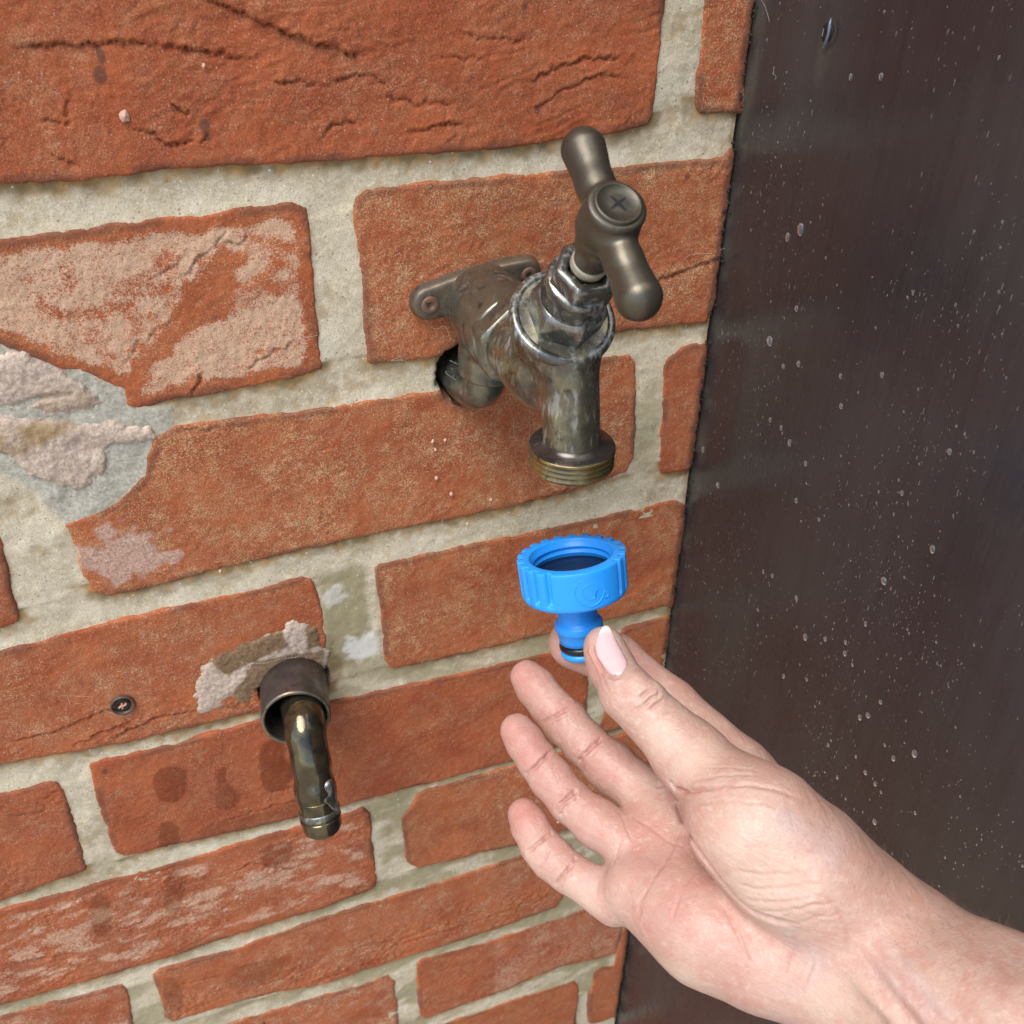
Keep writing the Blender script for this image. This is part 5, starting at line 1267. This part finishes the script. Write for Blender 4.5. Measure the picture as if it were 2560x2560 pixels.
for p, r in spots:
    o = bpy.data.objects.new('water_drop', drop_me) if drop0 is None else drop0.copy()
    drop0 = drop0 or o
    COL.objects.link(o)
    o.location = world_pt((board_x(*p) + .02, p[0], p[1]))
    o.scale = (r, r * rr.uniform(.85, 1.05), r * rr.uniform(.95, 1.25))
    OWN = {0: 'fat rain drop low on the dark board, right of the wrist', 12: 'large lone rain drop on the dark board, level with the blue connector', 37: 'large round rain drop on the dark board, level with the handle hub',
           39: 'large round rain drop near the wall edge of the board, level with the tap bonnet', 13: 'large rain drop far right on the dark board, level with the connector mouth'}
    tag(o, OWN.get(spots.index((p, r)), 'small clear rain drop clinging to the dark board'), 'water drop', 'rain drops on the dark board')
V0, F0 = dome(1.0, 6, 2)
vf = []
for k in range(3200):
    y, z = rnd_spot(); r = rr.uniform(.10, .26)
    el = rr.uniform(1, 1.6) if rr.random() < .7 else rr.uniform(2, 4.5)
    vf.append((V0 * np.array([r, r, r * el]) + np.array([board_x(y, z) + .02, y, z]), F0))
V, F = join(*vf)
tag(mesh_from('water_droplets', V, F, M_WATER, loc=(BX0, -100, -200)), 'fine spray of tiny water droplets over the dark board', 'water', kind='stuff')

# ---------------------------------------------------------------- cobweb threads and crumbs of dirt
rw = random.Random(5)
def thread(a, b, wob, r=.034, n=14):
    a, b = np.array(a, float), np.array(b, float)
    pts = [a] + [a + (b - a) * t + np.array([rw.gauss(0, wob), rw.gauss(0, wob * .3) - .2, rw.gauss(0, wob)]) for t in (.25, .5, .75)] + [b]
    return tube(spline(pts, n), r, 4, caps=False)
vf = []
for a, b, w in [((124.39, -2, -192.69), (133.28, -1.5, -213.99), 1.2), ((132.28, -2, -200.08), (134.95, -2, -215.29), 1.5), ((72.46, -1, -143.06), (77.34, -1, -155.74), .6), ((70.47, -1, -144.73), (72.79, -1, -155.03), 1.2), ((81.39, -1, -159.45), (84.27, -2, -166.76), 2), ((90.01, -2, -147.13), (102.88, -6, -151.34), 2.0),
                ((90.89, -2, -149.26), (100.15, -3, -158.38), 2.0), ((94.77, -2, -149.82), (99.6, -2, -152.97), 1.5), ((99.56, -3, -166.69), (102.96, -12, -171.47), 1.5), ((99.05, -3, -170.89), (106.96, -15, -173.89), 1.8), ((105.95, -15, -173.71), (115.45, -22, -164.51), 2), ((106.95, -15, -174.53), (114.48, -22, -167.48), 2.2), ((111.02, -15, -176.77), (113.46, -22, -165.22), 1.4),
                ((193.72, -1, -140.98), (214.48, -1, -138.27), 1.5), ((130.35, -3, -138.33), (127.98, -1, -132.87), .6),
                ((-59.17, -1, -283.84), (-36.29, -1, -301.76), 2.2), ((-56.38, -1, -284.23), (-52.14, -1, -291.44), 1.6), ((-40.3, -1, -301.53), (-21.72, -1, -325.43), 1.2), ((25.87, -46, -326.03), (37.02, -40, -324.47), 1.5), ((26.1, -48, -330.27), (35.7, -40, -327.14), 1.5), ((31.92, -46, -330.16), (37.81, -38, -320.58), 1.0), ((8.48, -2, -287.52), (30.27, -6, -288.04), .8),
                ((9.98, -2, -308.45), (13.96, -4, -317.94), 1), ((41.83, -1, -189.89), (47.72, -1, -188.83), .4), ((28.33, -1, -62.04), (28.55, -1, -63.47), .2), ((-22.5, -1, -111.01), (-22.36, -1, -114.31), .3), ((38.98, -1, -149.8), (53.36, -1, -150.44), .4)]:
    vf.append(thread(a, b, w, .02 if a[1] < -10 else .032))
for k in range(2):                                        # in the corner between the wall and the board
    z = rw.uniform(-330, -40); y = rw.uniform(-16, -1)
    vf.append(thread((BX0 - rw.uniform(0, 1.5), y, z), (BX0 + .2 - rw.uniform(0, 3), y - rw.uniform(-4, 8), z - rw.uniform(2, 12)), .8, .03))
V, F = join(*vf)
tag(mesh_from('cobwebs', V, F, M_WEB, loc=(112, 0, -170)), 'torn pale cobweb threads on the wall, the tap and the corner', 'cobweb', kind='stuff')
vf = []
for k in range(150):
    z = rw.uniform(-360, -30); r = rw.uniform(.25, .9)
    c = np.array([209.9 + rw.gauss(0, .7), -rw.uniform(-.2, 1.6), z])
    q6 = [(1, 0, 0), (-1, 0, 0), (0, 1, 0), (0, -1, 0), (0, 0, 1), (0, 0, -1)]
    vf.append(([c + np.array(v) * r * rw.uniform(.6, 1.3) for v in q6], [[0, 2, 4], [2, 1, 4], [1, 3, 4], [3, 0, 4], [2, 0, 5], [1, 2, 5], [3, 1, 5], [0, 3, 5]]))
V, F = join(*vf)
tag(mesh_from('dirt_crumbs', V, F, M_CRUMB, loc=(210, 0, -200), smooth=False), 'dark crumbs of dirt caught in the corner beside the board', 'dirt', kind='stuff')
vf = []
for (x, z), s_ in [([(4.95, -74.92)][0], 2.0), ([(28.92, -62.83)][0], .9), ([(92.72, -200.58)][0], 1.1), ([(93.65, -204.56)][0], 1.0), ([(97.59, -201.08)][0], 1.0), ([(93.67, -217.69)][0], 1.2), ([(106.07, -242.38)][0], .8), ([(99.58, -226.53)][0], 1.3), ([(116.45, -232.93)][0], 1.0), ([(7.21, -240.94)][0], 1.0), ([(155.43, -452.93)][0], 1.3), ([(175.72, -519.33)][0], 1.0)]:
    n = 9
    V = [(x, -1.9, z)] + [(x + .7 * s_ * math.cos(2 * math.pi * k / n) * rw.uniform(.6, 1.2), -1.0, z + s_ * math.sin(2 * math.pi * k / n) * rw.uniform(.6, 1.2)) for k in range(n)]
    vf.append((V, [[0, 1 + k, 1 + (k + 1) % n] for k in range(n)]))
V, F = join(*vf)
mesh_from('pale_pebbles', V, F, plain('pale_pebble', (.62, .38, .28), .85), wall, smooth=False)
